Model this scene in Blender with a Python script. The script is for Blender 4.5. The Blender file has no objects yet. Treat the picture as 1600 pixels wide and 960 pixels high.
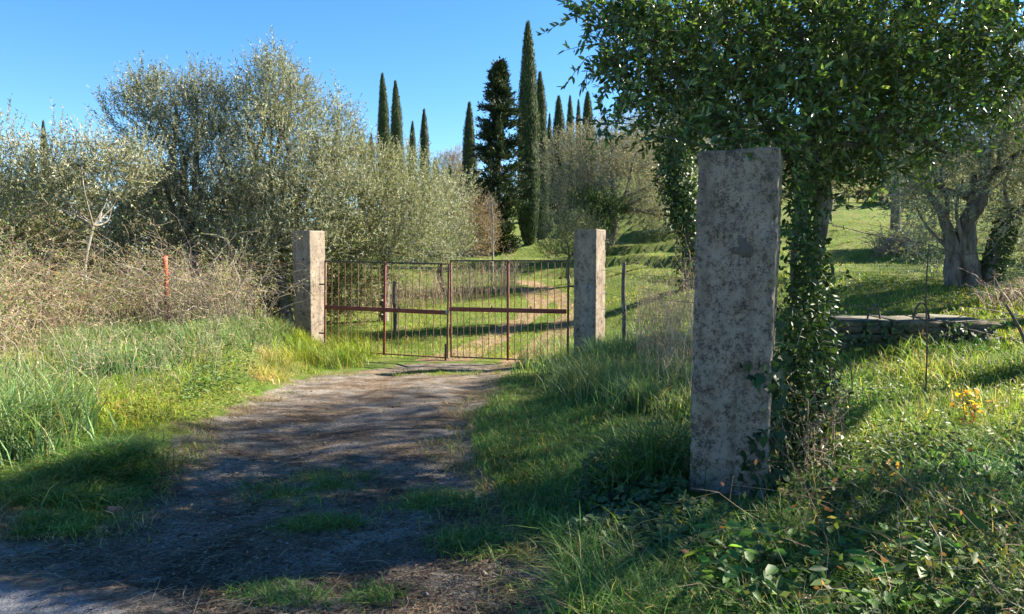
import bpy, math
import numpy as np
from mathutils import Vector

# ------------------------------------------------------------------ camera, sky, sun, exposure
scene = bpy.context.scene
COL = scene.collection
F_PX, HOR = 1150.0, 415.0
CAM = np.array([0.0, 0.0, 1.4])
PITCH = math.atan((480 - HOR) / F_PX)
cam_d = bpy.data.cameras.new('camera'); cam_d.sensor_width = 36.0; cam_d.lens = F_PX / 1600 * 36
cam_d.clip_start = 0.05; cam_d.clip_end = 2000
cam = bpy.data.objects.new('camera', cam_d); COL.objects.link(cam)
cam.location = CAM; cam.rotation_euler = (math.pi / 2 - PITCH, 0, 0)
scene.camera = cam

SUN_EL, SUN_AZ = math.radians(34), math.radians(20)      # azimuth measured from +X towards +Y
SUN = np.array([math.cos(SUN_EL) * math.cos(SUN_AZ), math.cos(SUN_EL) * math.sin(SUN_AZ), math.sin(SUN_EL)])
world = bpy.data.worlds.new('World'); scene.world = world; world.use_nodes = True
wn = world.node_tree.nodes; wl = world.node_tree.links; wn.clear()
sky = wn.new('ShaderNodeTexSky'); sky.sky_type = 'NISHITA'; sky.sun_disc = False
sky.sun_elevation = SUN_EL; sky.sun_rotation = math.pi / 2 - SUN_AZ
sky.air_density = 1.0; sky.dust_density = 0.0; sky.ozone_density = 2.6; sky.altitude = 1500
wb = wn.new('ShaderNodeBackground'); wb.inputs['Strength'].default_value = 0.065
wo = wn.new('ShaderNodeOutputWorld')
whs = wn.new('ShaderNodeHueSaturation'); whs.inputs['Saturation'].default_value = 1.26
wl.new(sky.outputs[0], whs.inputs['Color']); wl.new(whs.outputs[0], wb.inputs['Color']); wl.new(wb.outputs[0], wo.inputs['Surface'])
sun_d = bpy.data.lights.new('sun', 'SUN'); sun_d.energy = 5.0; sun_d.angle = math.radians(0.55); sun_d.color = (1.0, 0.9, 0.74)
sun = bpy.data.objects.new('sun', sun_d); COL.objects.link(sun)
sun.rotation_euler = Vector(SUN).to_track_quat('Z', 'Y').to_euler(); sun.location = (20, 0, 20)
vs = scene.view_settings
vs.view_transform = 'Standard'; vs.look = 'None'; vs.gamma = 1.0; vs.use_curve_mapping = False
vs.exposure = 2.12
scene.render.engine = 'CYCLES'
cy = scene.cycles
cy.max_bounces = 6; cy.diffuse_bounces = 3; cy.glossy_bounces = 2; cy.transmission_bounces = 4; cy.transparent_max_bounces = 4
cy.use_denoising = True
cy.caustics_reflective = False; cy.caustics_refractive = False

# ------------------------------------------------------------------ helpers
R = np.random.default_rng(11)
def U(a, b, n=None): return R.uniform(a, b, n)
def nrm(v): return v / np.maximum(np.linalg.norm(v, axis=-1, keepdims=True), 1e-9)
def sstep(a, b, x):
    t = np.clip((x - a) / (b - a), 0, 1); return t * t * (3 - 2 * t)
def rdir(n): return nrm(R.normal(size=(n, 3)))

def hash3(i, j, k):
    h = (i * 374761393 + j * 668265263 + k * 2147483647 * 7 + 1013904223) & 0xffffffff
    h = ((h ^ (h >> 13)) * 1274126177) & 0xffffffff
    return ((h ^ (h >> 16)) & 0xffff) / 65535.0
def vnoise(p):
    p = np.asarray(p, float); i = np.floor(p).astype(np.int64); f = p - i; f = f * f * (3 - 2 * f)
    out = 0
    for a in (0, 1):
        for b in (0, 1):
            for c in (0, 1):
                w = (f[..., 0] if a else 1 - f[..., 0]) * (f[..., 1] if b else 1 - f[..., 1]) * (f[..., 2] if c else 1 - f[..., 2])
                out = out + w * hash3(i[..., 0] + a, i[..., 1] + b, i[..., 2] + c)
    return out
def fbm(p, o=3):
    s, a, t = 0, 0.5, 0
    p = np.asarray(p, float)
    for k in range(o):
        s = s + a * vnoise(p + 17.3 * k); t += a; a *= .5; p = p * 2.03
    return s / t - 0.5
def n2(x, y, sc, o=3, off=0.0): return fbm(np.stack([x * sc, y * sc, np.full_like(x, off)], -1), o)

# ---- pixel <-> place
FW = np.array([0, math.cos(PITCH), -math.sin(PITCH)]); UP = np.array([0, math.sin(PITCH), math.cos(PITCH)])
def ray(px, py):
    px = np.asarray(px, float); py = np.asarray(py, float)
    a = (px - 800) / F_PX; b = (480 - py) / F_PX
    return np.stack([a, FW[1] + b * UP[1], FW[2] + b * UP[2]], -1)
def at(px, py, Y):
    d = ray(px, py); return CAM + d * (np.asarray(Y, float) / d[..., 1])[..., None]

# ---- the lie of the land
def zc(y): return np.interp(y, [-400, -30, 3, 4, 6, 9, 13, 16, 18, 22, 27, 32, 40, 50, 60, 80, 120, 180, 300, 600], [-10, -1, 0, -.02, -.09, -.22, -.4, -.43, -.22, .2, .75, 1.3, 2.25, 3.3, 4.3, 6.6, 11, 16, 22, 24])
def zr(y): return np.interp(y, [-400, -30, 3, 4, 7, 9, 13, 18, 24, 30, 40, 50, 60, 90, 120, 180, 300, 600], [-10, -.6, 0, .08, .38, .66, 1.02, 1.4, 1.9, 2.55, 4.0, 5.6, 7.3, 13, 18.5, 26, 32, 34])
def zl(y): return np.interp(y, [-400, -30, 3, 5, 9, 14, 17, 22, 30, 60, 120, 300, 600], [-10, -1, 0, .08, .2, .27, .2, .3, .6, 1.5, 3, 5, 5])
MOUNDS = [(-2.75, 5.05, .15, .33), (-4.25, 14.25, .38, .75), (-3.5, 6.4, .12, .8)]
def Hs(x, y):
    x, y = np.broadcast_arrays(np.asarray(x, float), np.asarray(y, float))
    c = zc(y)
    wr = sstep(0.9, 7.5 + .12 * np.maximum(y - 15, 0), x)
    xl = np.interp(y, [3, 4, 7, 10, 13, 15.5, 20, 40, 80], [-2.0, -2.3, -2.7, -3.0, -3.3, -4.3, -6, -9, -16])
    wl_ = sstep(0, 1.6 + .1 * np.maximum(y - 15, 0), xl - x)
    z = c + (zr(y) - c) * wr; z = z + (zl(y) - z) * wl_
    vb = sstep(.0, .9, x - np.interp(y, [3, 5, 8, 11, 13], [.2, .2, .1, .3, .8])) * (1 - sstep(14, 15.5, y)) * sstep(3, 4.2, y) * (1 - wr)
    z = z + vb * np.interp(y, [3, 4.3, 8, 12, 15], [.03, .06, .16, .32, .2])
    for mx, my, mh, mr in MOUNDS:
        z = z + mh * np.exp(-((x - mx) ** 2 + (y - my) ** 2) / mr ** 2)
    # terraces cut into the slope
    tw = np.maximum(sstep(26, 31, y), sstep(15, 19, y) * sstep(3.5, 6, x)) * (1 - wl_) * (1 - sstep(90, 120, y))
    k = tw > 0
    if np.any(k):
        z = np.array(z); h = .6; q = (z[k] + .7 * n2(x[k], y[k], .2, 3)) / h; fr = q - np.floor(q)
        z[k] = z[k] + tw[k] * h * (sstep(.78, .98, fr) - fr) * .8
    return z
RD = nrm(np.array([1.0, -.44])); RN = np.array([-RD[1], RD[0]])       # road runs past the camera, RN points to the gate side
RP = np.array([-2.38, 3.43])
def road_d(x, y): return (x - RP[0]) * RN[0] + (y - RP[1]) * RN[1]
def H(x, y):
    x, y = np.broadcast_arrays(np.asarray(x, float), np.asarray(y, float))
    off = sstep(-.05, .6, road_d(x, y))
    dist = np.hypot(x, y)
    return Hs(x, y) + off * (.07 * n2(x, y, .9, 3, 3.1) + .035 * n2(x, y, 4.0, 3, 9.2) * (dist < 30) + .35 * n2(x, y, .15, 2, 5.5) * sstep(25, 45, dist))
YS = np.concatenate([np.linspace(1.8, 20, 70), np.geomspace(20.5, 220, 70)])
def G(px, py):
    px = np.atleast_1d(np.asarray(px, float)); py = np.atleast_1d(np.asarray(py, float))
    d = ray(px, py); k = YS[None, :] / d[:, 1:2]
    X = CAM[0] + d[:, 0:1] * k; Z = CAM[2] + d[:, 2:3] * k
    g = Z - Hs(X, np.broadcast_to(YS, X.shape))
    hit = g < 0
    j = np.where(hit.any(1), hit.argmax(1), len(YS) - 1); j = np.maximum(j, 1)
    r = np.arange(len(px)); g0, g1 = g[r, j - 1], g[r, j]
    t = np.clip(g0 / np.where(np.abs(g0 - g1) < 1e-9, 1e-9, g0 - g1), 0, 1)
    y = YS[j - 1] + t * (YS[j] - YS[j - 1]); x = X[r, j - 1] + t * (X[r, j] - X[r, j - 1])
    return np.stack([x, y, H(x, y)], -1)
def inpoly(x, y, poly):
    inside = np.zeros(np.shape(x), bool); n = len(poly)
    for i in range(n):
        x1, y1 = poly[i]; x2, y2 = poly[(i + 1) % n]
        if y1 == y2: continue
        c = ((y1 > y) != (y2 > y)) & (x < (x2 - x1) * (y - y1) / (y2 - y1) + x1)
        inside ^= c
    return inside
def in_px_poly(poly, n):
    p = np.array(poly, float); lo, hi = p.min(0), p.max(0); out = []; got = 0
    while got < n:
        x = U(lo[0], hi[0], n * 2); y = U(lo[1], hi[1], n * 2); k = inpoly(x, y, poly)
        out.append(np.stack([x[k], y[k]], -1)); got += k.sum()
    return np.concatenate(out)[:n]

# ---- mesh making
def mesh_obj(name, verts, faces, mat, cols=None, parent=None, smooth=False):
    """faces: list of int arrays, each (n, 3) or (n, 4) or (n, k)"""
    me = bpy.data.meshes.new(name)
    verts = np.ascontiguousarray(verts, dtype=np.float32)
    faces = [np.asarray(f) for f in faces if len(f)]
    me.vertices.add(len(verts)); me.vertices.foreach_set('co', verts.ravel())
    tot = np.concatenate([np.full(len(f), f.shape[1]) for f in faces]); idx = np.concatenate([f.ravel() for f in faces])
    me.loops.add(len(idx)); me.loops.foreach_set('vertex_index', idx.astype(np.int32))
    me.polygons.add(len(tot)); st = np.concatenate([[0], np.cumsum(tot)[:-1]])
    me.polygons.foreach_set('loop_start', st.astype(np.int32)); me.polygons.foreach_set('loop_total', tot.astype(np.int32))
    if smooth: me.polygons.foreach_set('use_smooth', np.ones(len(tot), bool))
    me.update(calc_edges=True); me.validate()
    if cols is not None:
        a = me.color_attributes.new('Col', 'FLOAT_COLOR', 'POINT')
        c = np.ones((len(verts), 4), np.float32); c[:, :3] = cols; a.data.foreach_set('color', c.ravel())
    me.materials.append(mat)
    o = bpy.data.objects.new(name, me); COL.objects.link(o)
    if parent is not None: o.parent = parent
    return o
class MB:
    def __init__(s): s.v, s.f, s.c, s.n = [], [], [], 0
    def add(s, v, faces, c=None):
        v = np.asarray(v, float).reshape(-1, 3)
        s.v.append(v)
        for f in faces: s.f.append(np.asarray(f) + s.n)
        if c is not None: s.c.append(np.broadcast_to(c, (len(v), 3)))
        s.n += len(v)
    def build(s, name, mat, parent=None, smooth=False, origin=None):
        v = np.concatenate(s.v)
        if origin is not None: v = v - np.asarray(origin)
        return mesh_obj(name, v, s.f, mat, np.concatenate(s.c) if s.c else None, parent, smooth)
def tag(o, label=None, cat=None, group=None, kind=None):
    if label: o['label'] = label
    if cat: o['category'] = cat
    if group: o['group'] = group
    if kind: o['kind'] = kind
    return o
def empty(name, loc, label, cat, group=None, rz=0):
    o = bpy.data.objects.new(name, None); COL.objects.link(o); o.location = loc; o.rotation_euler = (0, 0, rz)
    o.empty_display_size = .1
    return tag(o, label, cat, group)
def copy_tree(o, parent=None):
    c = o.copy(); COL.objects.link(c); c.parent = parent
    for ch in list(o.children): copy_tree(ch, c)
    return c

def leaves(mb, c, d, n, L, W, col, fine=False, droop=.12, cv=.0):
    N = len(c); L = np.broadcast_to(L, N)[:, None]; W = np.broadcast_to(W, N)[:, None]
    d = nrm(d); s = nrm(np.cross(d, n)); n = np.cross(s, d)
    if fine == 'tri':
        v = np.stack([c - .5 * W * s, c + .5 * W * s, c + L * d], 1); f = [np.arange(N * 3).reshape(N, 3)]; k = 3
    elif fine:
        v = np.stack([c, c + .3 * L * d + .46 * W * s + .12 * W * n, c + .68 * L * d + .4 * W * s + .1 * W * n - droop * .4 * L * n, c + L * d - droop * L * n,
                      c + .68 * L * d - .4 * W * s + .1 * W * n - droop * .4 * L * n, c + .3 * L * d - .46 * W * s + .12 * W * n], 1)
        b = np.arange(N)[:, None] * 6
        f = [np.concatenate([b + np.array([[0, 3, 2, 1]]), b + np.array([[0, 5, 4, 3]])])]
        k = 6
    else:
        v = np.stack([c, c + .45 * L * d + .5 * W * s, c + L * d - droop * L * n, c + .45 * L * d - .5 * W * s], 1)
        f = [np.arange(N * 4).reshape(N, 4)]; k = 4
    mb.add(v.reshape(-1, 3), f, np.repeat(col, k, 0))
def ivy_leaves(mb, c, d, n, S, col):
    """five-pointed leaf, fan of triangles"""
    N = len(c); d = nrm(d); s = nrm(np.cross(d, n)); n = np.cross(s, d); S = np.broadcast_to(S, N)[:, None]
    pts = [(.0, 0, 0), (-.12, .3, .04), (.25, .5, -.04), (.42, .26, .05), (1.0, 0, -.1), (.42, -.26, .05), (.25, -.5, -.04), (-.12, -.3, .04)]
    v = np.stack([c + S * (a * d + b_ * s + e * n) for a, b_, e in pts], 1)
    b = np.arange(N)[:, None] * 8
    tri = np.concatenate([b + np.array([[0, i, i + 1 if i < 7 else 1]]) for i in range(1, 7)])
    mb.add(v.reshape(-1, 3), [tri], np.repeat(col, 8, 0))
def tubes(mb, P, Rad, sides=3, col=None, cap=False):
    P = np.asarray(P, float); N, K, _ = P.shape; Rad = np.broadcast_to(Rad, (N, K))
    t = np.gradient(P, axis=1); t = nrm(t)
    ref = np.where(np.abs(t[:, :1, 2:3]) > .9, np.array([1., 0, 0]), np.array([0, 0, 1.])); ref = np.broadcast_to(ref, t.shape)
    a = nrm(np.cross(t, ref)); b = np.cross(t, a)
    an = np.arange(sides) / sides * 2 * math.pi
    v = P[:, :, None] + Rad[:, :, None, None] * (a[:, :, None] * np.cos(an)[None, None, :, None] + b[:, :, None] * np.sin(an)[None, None, :, None])
    base = (np.arange(N) * K * sides)[:, None, None] + (np.arange(K - 1) * sides)[None, :, None] + np.arange(sides)[None, None, :]
    nx = (np.arange(N) * K * sides)[:, None, None] + (np.arange(K - 1) * sides)[None, :, None] + ((np.arange(sides) + 1) % sides)[None, None, :]
    q = np.stack([base, nx, nx + sides, base + sides], -1).reshape(-1, 4)
    f = [q]
    if cap:
        e = (np.arange(N) * K * sides)[:, None] + (K - 1) * sides + np.arange(sides)[None]
        s_ = (np.arange(N) * K * sides)[:, None] + np.arange(sides)[None, ::-1]
        f += [e, s_]
    c = None
    if col is not None: c = np.repeat(np.broadcast_to(col, (N, 3)), K * sides, 0)
    mb.add(v.reshape(-1, 3), f, c)
def rough_tube(mb, pts, rads, sides=9, K=26, wob=.12, seed=0., col=None):
    """gnarled limb through control points"""
    pts = np.asarray(pts, float); n = len(pts); u = np.linspace(0, n - 1, K)
    i = np.clip(u.astype(int), 0, n - 2); f = (u - i)[:, None]
    p0 = pts[np.maximum(i - 1, 0)]; p1 = pts[i]; p2 = pts[i + 1]; p3 = pts[np.minimum(i + 2, n - 1)]
    P = .5 * (2 * p1 + (p2 - p0) * f + (2 * p0 - 5 * p1 + 4 * p2 - p3) * f ** 2 + (3 * p1 - p0 - 3 * p2 + p3) * f ** 3)
    r = np.interp(u, np.arange(n), rads)
    t = nrm(np.gradient(P, axis=0)); ref = np.array([.3, .9, .1]); a = nrm(np.cross(t, ref)); b = np.cross(t, a)
    an = np.arange(sides) / sides * 2 * math.pi
    rr = r[:, None] * (1 + wob * 2 * fbm(np.stack(np.broadcast_arrays(np.cos(an + 0)[None] * 1.6 + seed, np.sin(an)[None] * 1.6, u[:, None] * .9), -1), 3))
    if sides >= 14:      # furrowed old wood twisting round the limb
        tw = an[None] + u[:, None] * .55; rr = rr * (1 + .16 * np.abs(fbm(np.stack([np.cos(tw) * 3.5 + seed, np.sin(tw) * 3.5, np.broadcast_to(u[:, None] * .5, tw.shape)], -1), 3)) * 4 - .16)
    v = P[:, None] + rr[..., None] * (a[:, None] * np.cos(an)[None, :, None] + b[:, None] * np.sin(an)[None, :, None])
    k = (np.arange(K - 1) * sides)[:, None]; j = np.arange(sides)[None]; j2 = (j + 1) % sides
    q = np.stack([k + j, k + j2, k + j2 + sides, k + j + sides], -1).reshape(-1, 4)
    mb.add(v.reshape(-1, 3), [q, (K - 1) * sides + np.arange(sides)[None]], col)
    return P
def blades(mb, base, h, w, lean, col, segs=3, az=None, tipc=(1.25, 1.15, .8)):
    N = len(base); az = U(0, 2 * math.pi, N) if az is None else az
    hd = np.stack([np.cos(az), np.sin(az), np.zeros(N)], -1)
    fa = az + math.pi / 2 + R.normal(0, .6, N); sd = np.stack([np.cos(fa), np.sin(fa), np.zeros(N)], -1)
    vs_, cs = [], []
    tip = np.array(tipc)
    for k in range(segs + 1):
        t = k / segs
        c = base + hd * (lean * h * (.25 * t + .75 * t ** 2.2))[:, None]; 
        c = c + np.array([0, 0, 1.]) * (h * (t - .45 * np.minimum(lean, 1.6) * t ** 2.6))[:, None]
        cc = col * (1 + (tip - 1) * t)
        if k < segs:
            ww = (w * (1 - .75 * t ** 1.5) * .5)[:, None]
            vs_ += [c - sd * ww, c + sd * ww]; cs += [cc, cc]
        else:
            vs_.append(c); cs.append(cc)
    v = np.stack(vs_, 1); cl = np.stack(cs, 1); k = 2 * segs + 1
    b = np.arange(N)[:, None] * k
    q = np.concatenate([b + np.array([[2 * i, 2 * i + 1, 2 * i + 3, 2 * i + 2]]) for i in range(segs - 1)])
    t3 = b + np.array([[2 * segs - 2, 2 * segs - 1, 2 * segs]])
    mb.add(v.reshape(-1, 3), [q, t3], cl.reshape(-1, 3))
def pal(n, cols, wts, var=.18):
    cols = np.array(cols, float); k = R.choice(len(cols), n, p=np.array(wts, float) / sum(wts))
    c = cols[k] * np.exp(R.normal(0, var, (n, 1))) * np.exp(R.normal(0, var * .3, (n, 3)))
    return np.clip(c, 0, 1)
def box(mb, lo, hi, bev=0.0, jit=0.0, col=None):
    lo = np.array(lo, float); hi = np.array(hi, float); b = bev
    if b <= 0:
        v = np.array([[x, y, z] for z in (lo[2], hi[2]) for y in (lo[1], hi[1]) for x in (lo[0], hi[0])])
        v = v + R.normal(0, 1, v.shape) * jit
        mb.add(v, [np.array([[0, 2, 3, 1], [4, 5, 7, 6], [0, 1, 5, 4], [2, 6, 7, 3], [0, 4, 6, 2], [1, 3, 7, 5]])], col); return
    vv = []
    for z, e in ((lo[2], b), (lo[2] + b, 0), (hi[2] - b, 0), (hi[2], b)):
        for (x, y) in ((lo[0] + b, lo[1] + e), (hi[0] - b, lo[1] + e), (hi[0] - e, lo[1] + b), (hi[0] - e, hi[1] - b), (hi[0] - b, hi[1] - e), (lo[0] + b, hi[1] - e), (lo[0] + e, hi[1] - b), (lo[0] + e, lo[1] + b)):
            vv.append((x, y, z))
    v = np.array(vv) + R.normal(0, 1, (32, 3)) * jit
    q = np.array([[k * 8 + i, k * 8 + (i + 1) % 8, k * 8 + 8 + (i + 1) % 8, k * 8 + 8 + i] for k in range(3) for i in range(8)])
    mb.add(v, [q, np.arange(8)[None, ::-1], 24 + np.arange(8)[None]], col)

# ------------------------------------------------------------------ materials
def mat_new(name):
    m = bpy.data.materials.new(name); m.use_nodes = True; nt = m.node_tree; nt.nodes.clear()
    out = nt.nodes.new('ShaderNodeOutputMaterial'); return m, nt, out
def N_(nt, t, **kw):
    n = nt.nodes.new(t)
    for k, v in kw.items():
        if k in n.inputs.keys(): n.inputs[k].default_value = v
        else: setattr(n, k, v)
    return n
def ramp(nt, src, stops):
    r = nt.nodes.new('ShaderNodeValToRGB'); e = r.color_ramp.elements
    while len(e) < len(stops): e.new(.5)
    for el, (p, c) in zip(e, stops): el.position = p; el.color = (*c, 1) if len(c) == 3 else c
    nt.links.new(src, r.inputs[0]); return r.outputs[0]
def mixc(nt, fac, a, b, mode='MIX'):
    m = nt.nodes.new('ShaderNodeMix'); m.data_type = 'RGBA'; m.blend_type = mode
    for s, v in ((m.inputs[0], fac), (m.inputs[6], a), (m.inputs[7], b)):
        if hasattr(v, 'links'): nt.links.new(v, s)
        elif isinstance(v, tuple): s.default_value = (*v, 1)
        else: s.default_value = v
    return m.outputs[2]
def noise(nt, co, scale, detail=4, rough=.6):
    n = N_(nt, 'ShaderNodeTexNoise', Scale=scale, Detail=detail, Roughness=rough); nt.links.new(co, n.inputs['Vector']); return n.outputs['Fac']
def leaf_mat(name, rough=.5, spec=.35, trans=.3, gain=(1, 1, 1)):
    m, nt, out = mat_new(name)
    a = N_(nt, 'ShaderNodeAttribute', attribute_name='Col')
    oi = nt.nodes.new('ShaderNodeObjectInfo')
    hs = N_(nt, 'ShaderNodeHueSaturation'); nt.links.new(a.outputs['Color'], hs.inputs['Color'])
    mr = N_(nt, 'ShaderNodeMapRange'); nt.links.new(oi.outputs['Random'], mr.inputs['Value']); mr.inputs['To Min'].default_value = .85; mr.inputs['To Max'].default_value = 1.15
    nt.links.new(mr.outputs[0], hs.inputs['Value'])
    p = N_(nt, 'ShaderNodeBsdfPrincipled', Roughness=rough); p.inputs['Specular IOR Level'].default_value = spec
    t = N_(nt, 'ShaderNodeBsdfTranslucent'); tc = mixc(nt, 1.0, hs.outputs[0], (1.5 * gain[0], 1.5 * gain[1], .8 * gain[2]), 'MULTIPLY')
    nt.links.new(hs.outputs[0], p.inputs['Base Color']); nt.links.new(tc, t.inputs['Color'])
    mx = N_(nt, 'ShaderNodeMixShader'); mx.inputs[0].default_value = trans
    nt.links.new(p.outputs[0], mx.inputs[1]); nt.links.new(t.outputs[0], mx.inputs[2]); nt.links.new(mx.outputs[0], out.inputs[0])
    return m
def attr_mat(name, rough=.85, bump_scale=0, bump=.0, spec=.2, mottle=0.0, mscale=30):
    m, nt, out = mat_new(name)
    a = N_(nt, 'ShaderNodeAttribute', attribute_name='Col'); c = a.outputs['Color']
    tc = nt.nodes.new('ShaderNodeTexCoord'); co = tc.outputs['Object']
    if mottle:
        f = ramp(nt, noise(nt, co, mscale, 5), [(.3, (1 - mottle,) * 3), (.7, (1 + mottle,) * 3)]); c = mixc(nt, 1.0, c, f, 'MULTIPLY')
    p = N_(nt, 'ShaderNodeBsdfPrincipled', Roughness=rough); p.inputs['Specular IOR Level'].default_value = spec
    nt.links.new(c, p.inputs['Base Color'])
    if bump:
        b = N_(nt, 'ShaderNodeBump', Strength=bump, Distance=.02); nt.links.new(noise(nt, co, bump_scale, 5), b.inputs['Height']); nt.links.new(b.outputs[0], p.inputs['Normal'])
    nt.links.new(p.outputs[0], out.inputs[0]); return m
def bark_mat(name, a, b, sc=9, lich=None):
    m, nt, out = mat_new(name); tc = nt.nodes.new('ShaderNodeTexCoord')
    mp = N_(nt, 'ShaderNodeMapping'); mp.inputs['Scale'].default_value = (1, 1, .25); nt.links.new(tc.outputs['Object'], mp.inputs['Vector'])
    n1 = noise(nt, mp.outputs[0], sc, 6, .7); c = ramp(nt, n1, [(.3, a), (.68, b)])
    if lich: c = mixc(nt, ramp(nt, noise(nt, tc.outputs['Object'], 5, 4), [(.52, (0, 0, 0)), (.64, (1, 1, 1))]), c, lich)
    p = N_(nt, 'ShaderNodeBsdfPrincipled', Roughness=.9); p.inputs['Specular IOR Level'].default_value = .15
    nt.links.new(c, p.inputs['Base Color'])
    bp = N_(nt, 'ShaderNodeBump', Strength=.9, Distance=.03); nt.links.new(noise(nt, mp.outputs[0], sc * 2.2, 6, .7), bp.inputs['Height']); nt.links.new(bp.outputs[0], p.inputs['Normal'])
    nt.links.new(p.outputs[0], out.inputs[0]); return m
def concrete_mat(name, base, pale, dark, spot=.5, warm=(.36, .27, .19), sc=1.0, bigw=1.0):
    m, nt, out = mat_new(name); tc = nt.nodes.new('ShaderNodeTexCoord'); co = tc.outputs['Object']
    c = ramp(nt, noise(nt, co, 3.5 * sc, 6), [(.3, base), (.7, pale)])
    c = mixc(nt, ramp(nt, noise(nt, co, 2.1 * sc, 3), [(.5, (0, 0, 0)), (.7, (.6,) * 3)]), c, warm)
    big = noise(nt, co, 4.2 * sc, 5, .65); fine = noise(nt, co, 42 * sc, 4, .75); mid = noise(nt, co, 17 * sc, 4, .7)
    ad = N_(nt, 'ShaderNodeMath', operation='MULTIPLY_ADD'); nt.links.new(big, ad.inputs[0]); ad.inputs[1].default_value = bigw; nt.links.new(fine, ad.inputs[2])
    ad2 = N_(nt, 'ShaderNodeMath', operation='ADD'); nt.links.new(ad.outputs[0], ad2.inputs[0]); nt.links.new(mid, ad2.inputs[1])
    dv = N_(nt, 'ShaderNodeMath', operation='DIVIDE'); nt.links.new(ad2.outputs[0], dv.inputs[0]); dv.inputs[1].default_value = 2 + bigw
    c = mixc(nt, ramp(nt, dv.outputs[0], [(spot, (0, 0, 0)), (spot + .11, (.9,) * 3)]), c, dark)
    stm = N_(nt, 'ShaderNodeMapping'); stm.inputs['Scale'].default_value = (9, 9, .7); nt.links.new(co, stm.inputs['Vector'])
    c = mixc(nt, ramp(nt, noise(nt, stm.outputs[0], 1.0, 4, .6), [(.5, (0, 0, 0)), (.72, (.55,) * 3)]), c, tuple(.38 * q for q in base))
    sp = ramp(nt, noise(nt, co, 75 * sc, 3, .6), [(.62, (0, 0, 0)), (.72, (.7,) * 3)])
    c = mixc(nt, sp, c, (.36, .33, .29))
    p = N_(nt, 'ShaderNodeBsdfPrincipled', Roughness=.93); p.inputs['Specular IOR Level'].default_value = .15
    nt.links.new(c, p.inputs['Base Color'])
    b1 = N_(nt, 'ShaderNodeBump', Strength=.8, Distance=.012); nt.links.new(dv.outputs[0], b1.inputs['Height'])
    b2 = N_(nt, 'ShaderNodeBump', Strength=.6, Distance=.006); nt.links.new(noise(nt, co, 90 * sc, 3), b2.inputs['Height']); nt.links.new(b1.outputs[0], b2.inputs['Normal'])
    nt.links.new(b2.outputs[0], p.inputs['Normal']); nt.links.new(p.outputs[0], out.inputs[0]); return m
def rust_mat(name, a, b, c3, sc=14, metal=.0):
    m, nt, out = mat_new(name); tc = nt.nodes.new('ShaderNodeTexCoord'); co = tc.outputs['Object']
    c = ramp(nt, noise(nt, co, sc, 6, .7), [(.32, a), (.52, b), (.7, c3)])
    p = N_(nt, 'ShaderNodeBsdfPrincipled', Roughness=.75); p.inputs['Metallic'].default_value = metal
    nt.links.new(c, p.inputs['Base Color'])
    bp = N_(nt, 'ShaderNodeBump', Strength=.4, Distance=.004); nt.links.new(noise(nt, co, sc * 6, 4), bp.inputs['Height']); nt.links.new(bp.outputs[0], p.inputs['Normal'])
    nt.links.new(p.outputs[0], out.inputs[0]); return m

M = {}
M['grass'] = leaf_mat('grass_blade', .55, .3, .35)
M['leaf_dark'] = leaf_mat('evergreen_leaf', .3, .55, .33)
M['ivy'] = leaf_mat('ivy_leaf', .5, .3, .2)
M['olive'] = leaf_mat('olive_leaf', .6, .22, .22)
M['cypress'] = leaf_mat('cypress_spray', .65, .2, .12)
M['dry'] = attr_mat('dry_stem', .8, 0, 0, .2)
M['stone_bits'] = attr_mat('gravel_stone', .9, 0, 0, .2)
M['bark_grey'] = bark_mat('olive_bark', (.035, .03, .026), (.24, .215, .185), 11)
M['bark_pale'] = bark_mat('pale_bark', (.11, .095, .075), (.33, .29, .235), 10)
M['bark_dark'] = bark_mat('dark_bark', (.05, .042, .035), (.17, .145, .12), 9, (.22, .21, .17))
M['concrete_near'] = concrete_mat('lichened_concrete', (.175, .15, .122), (.275, .24, .197), (.036, .031, .027), .47, (.24, .18, .12), 2.1, .6)
M['concrete'] = concrete_mat('weathered_concrete', (.17, .14, .11), (.30, .25, .195), (.045, .04, .035), .49, (.30, .22, .145))
M['render_patch'] = concrete_mat('pale_render', (.20, .18, .155), (.31, .28, .24), (.06, .055, .05), .5)
M['dark_patch'] = concrete_mat('dark_scar', (.06, .052, .046), (.105, .092, .08), (.03, .028, .026), .55)
M['rust'] = rust_mat('rusty_iron', (.06, .028, .018), (.17, .07, .04), (.26, .12, .065))
M['red_rust'] = rust_mat('red_oxide_paint', (.10, .026, .018), (.19, .045, .028), (.22, .08, .045), 8)
M['red_post'] = rust_mat('orange_red_paint', (.40, .06, .025), (.52, .09, .04), (.33, .10, .05), 7)
M['dark_iron'] = rust_mat('dark_iron', (.025, .02, .017), (.055, .043, .036), (.10, .07, .05), 16)
M['wire'] = rust_mat('rusty_wire', (.03, .022, .018), (.07, .05, .04), (.12, .085, .06), 30)
M['limestone'] = concrete_mat('limestone', (.09, .085, .065), (.21, .19, .15), (.028, .034, .018), .465, (.07, .085, .035), 2.2)

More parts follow.
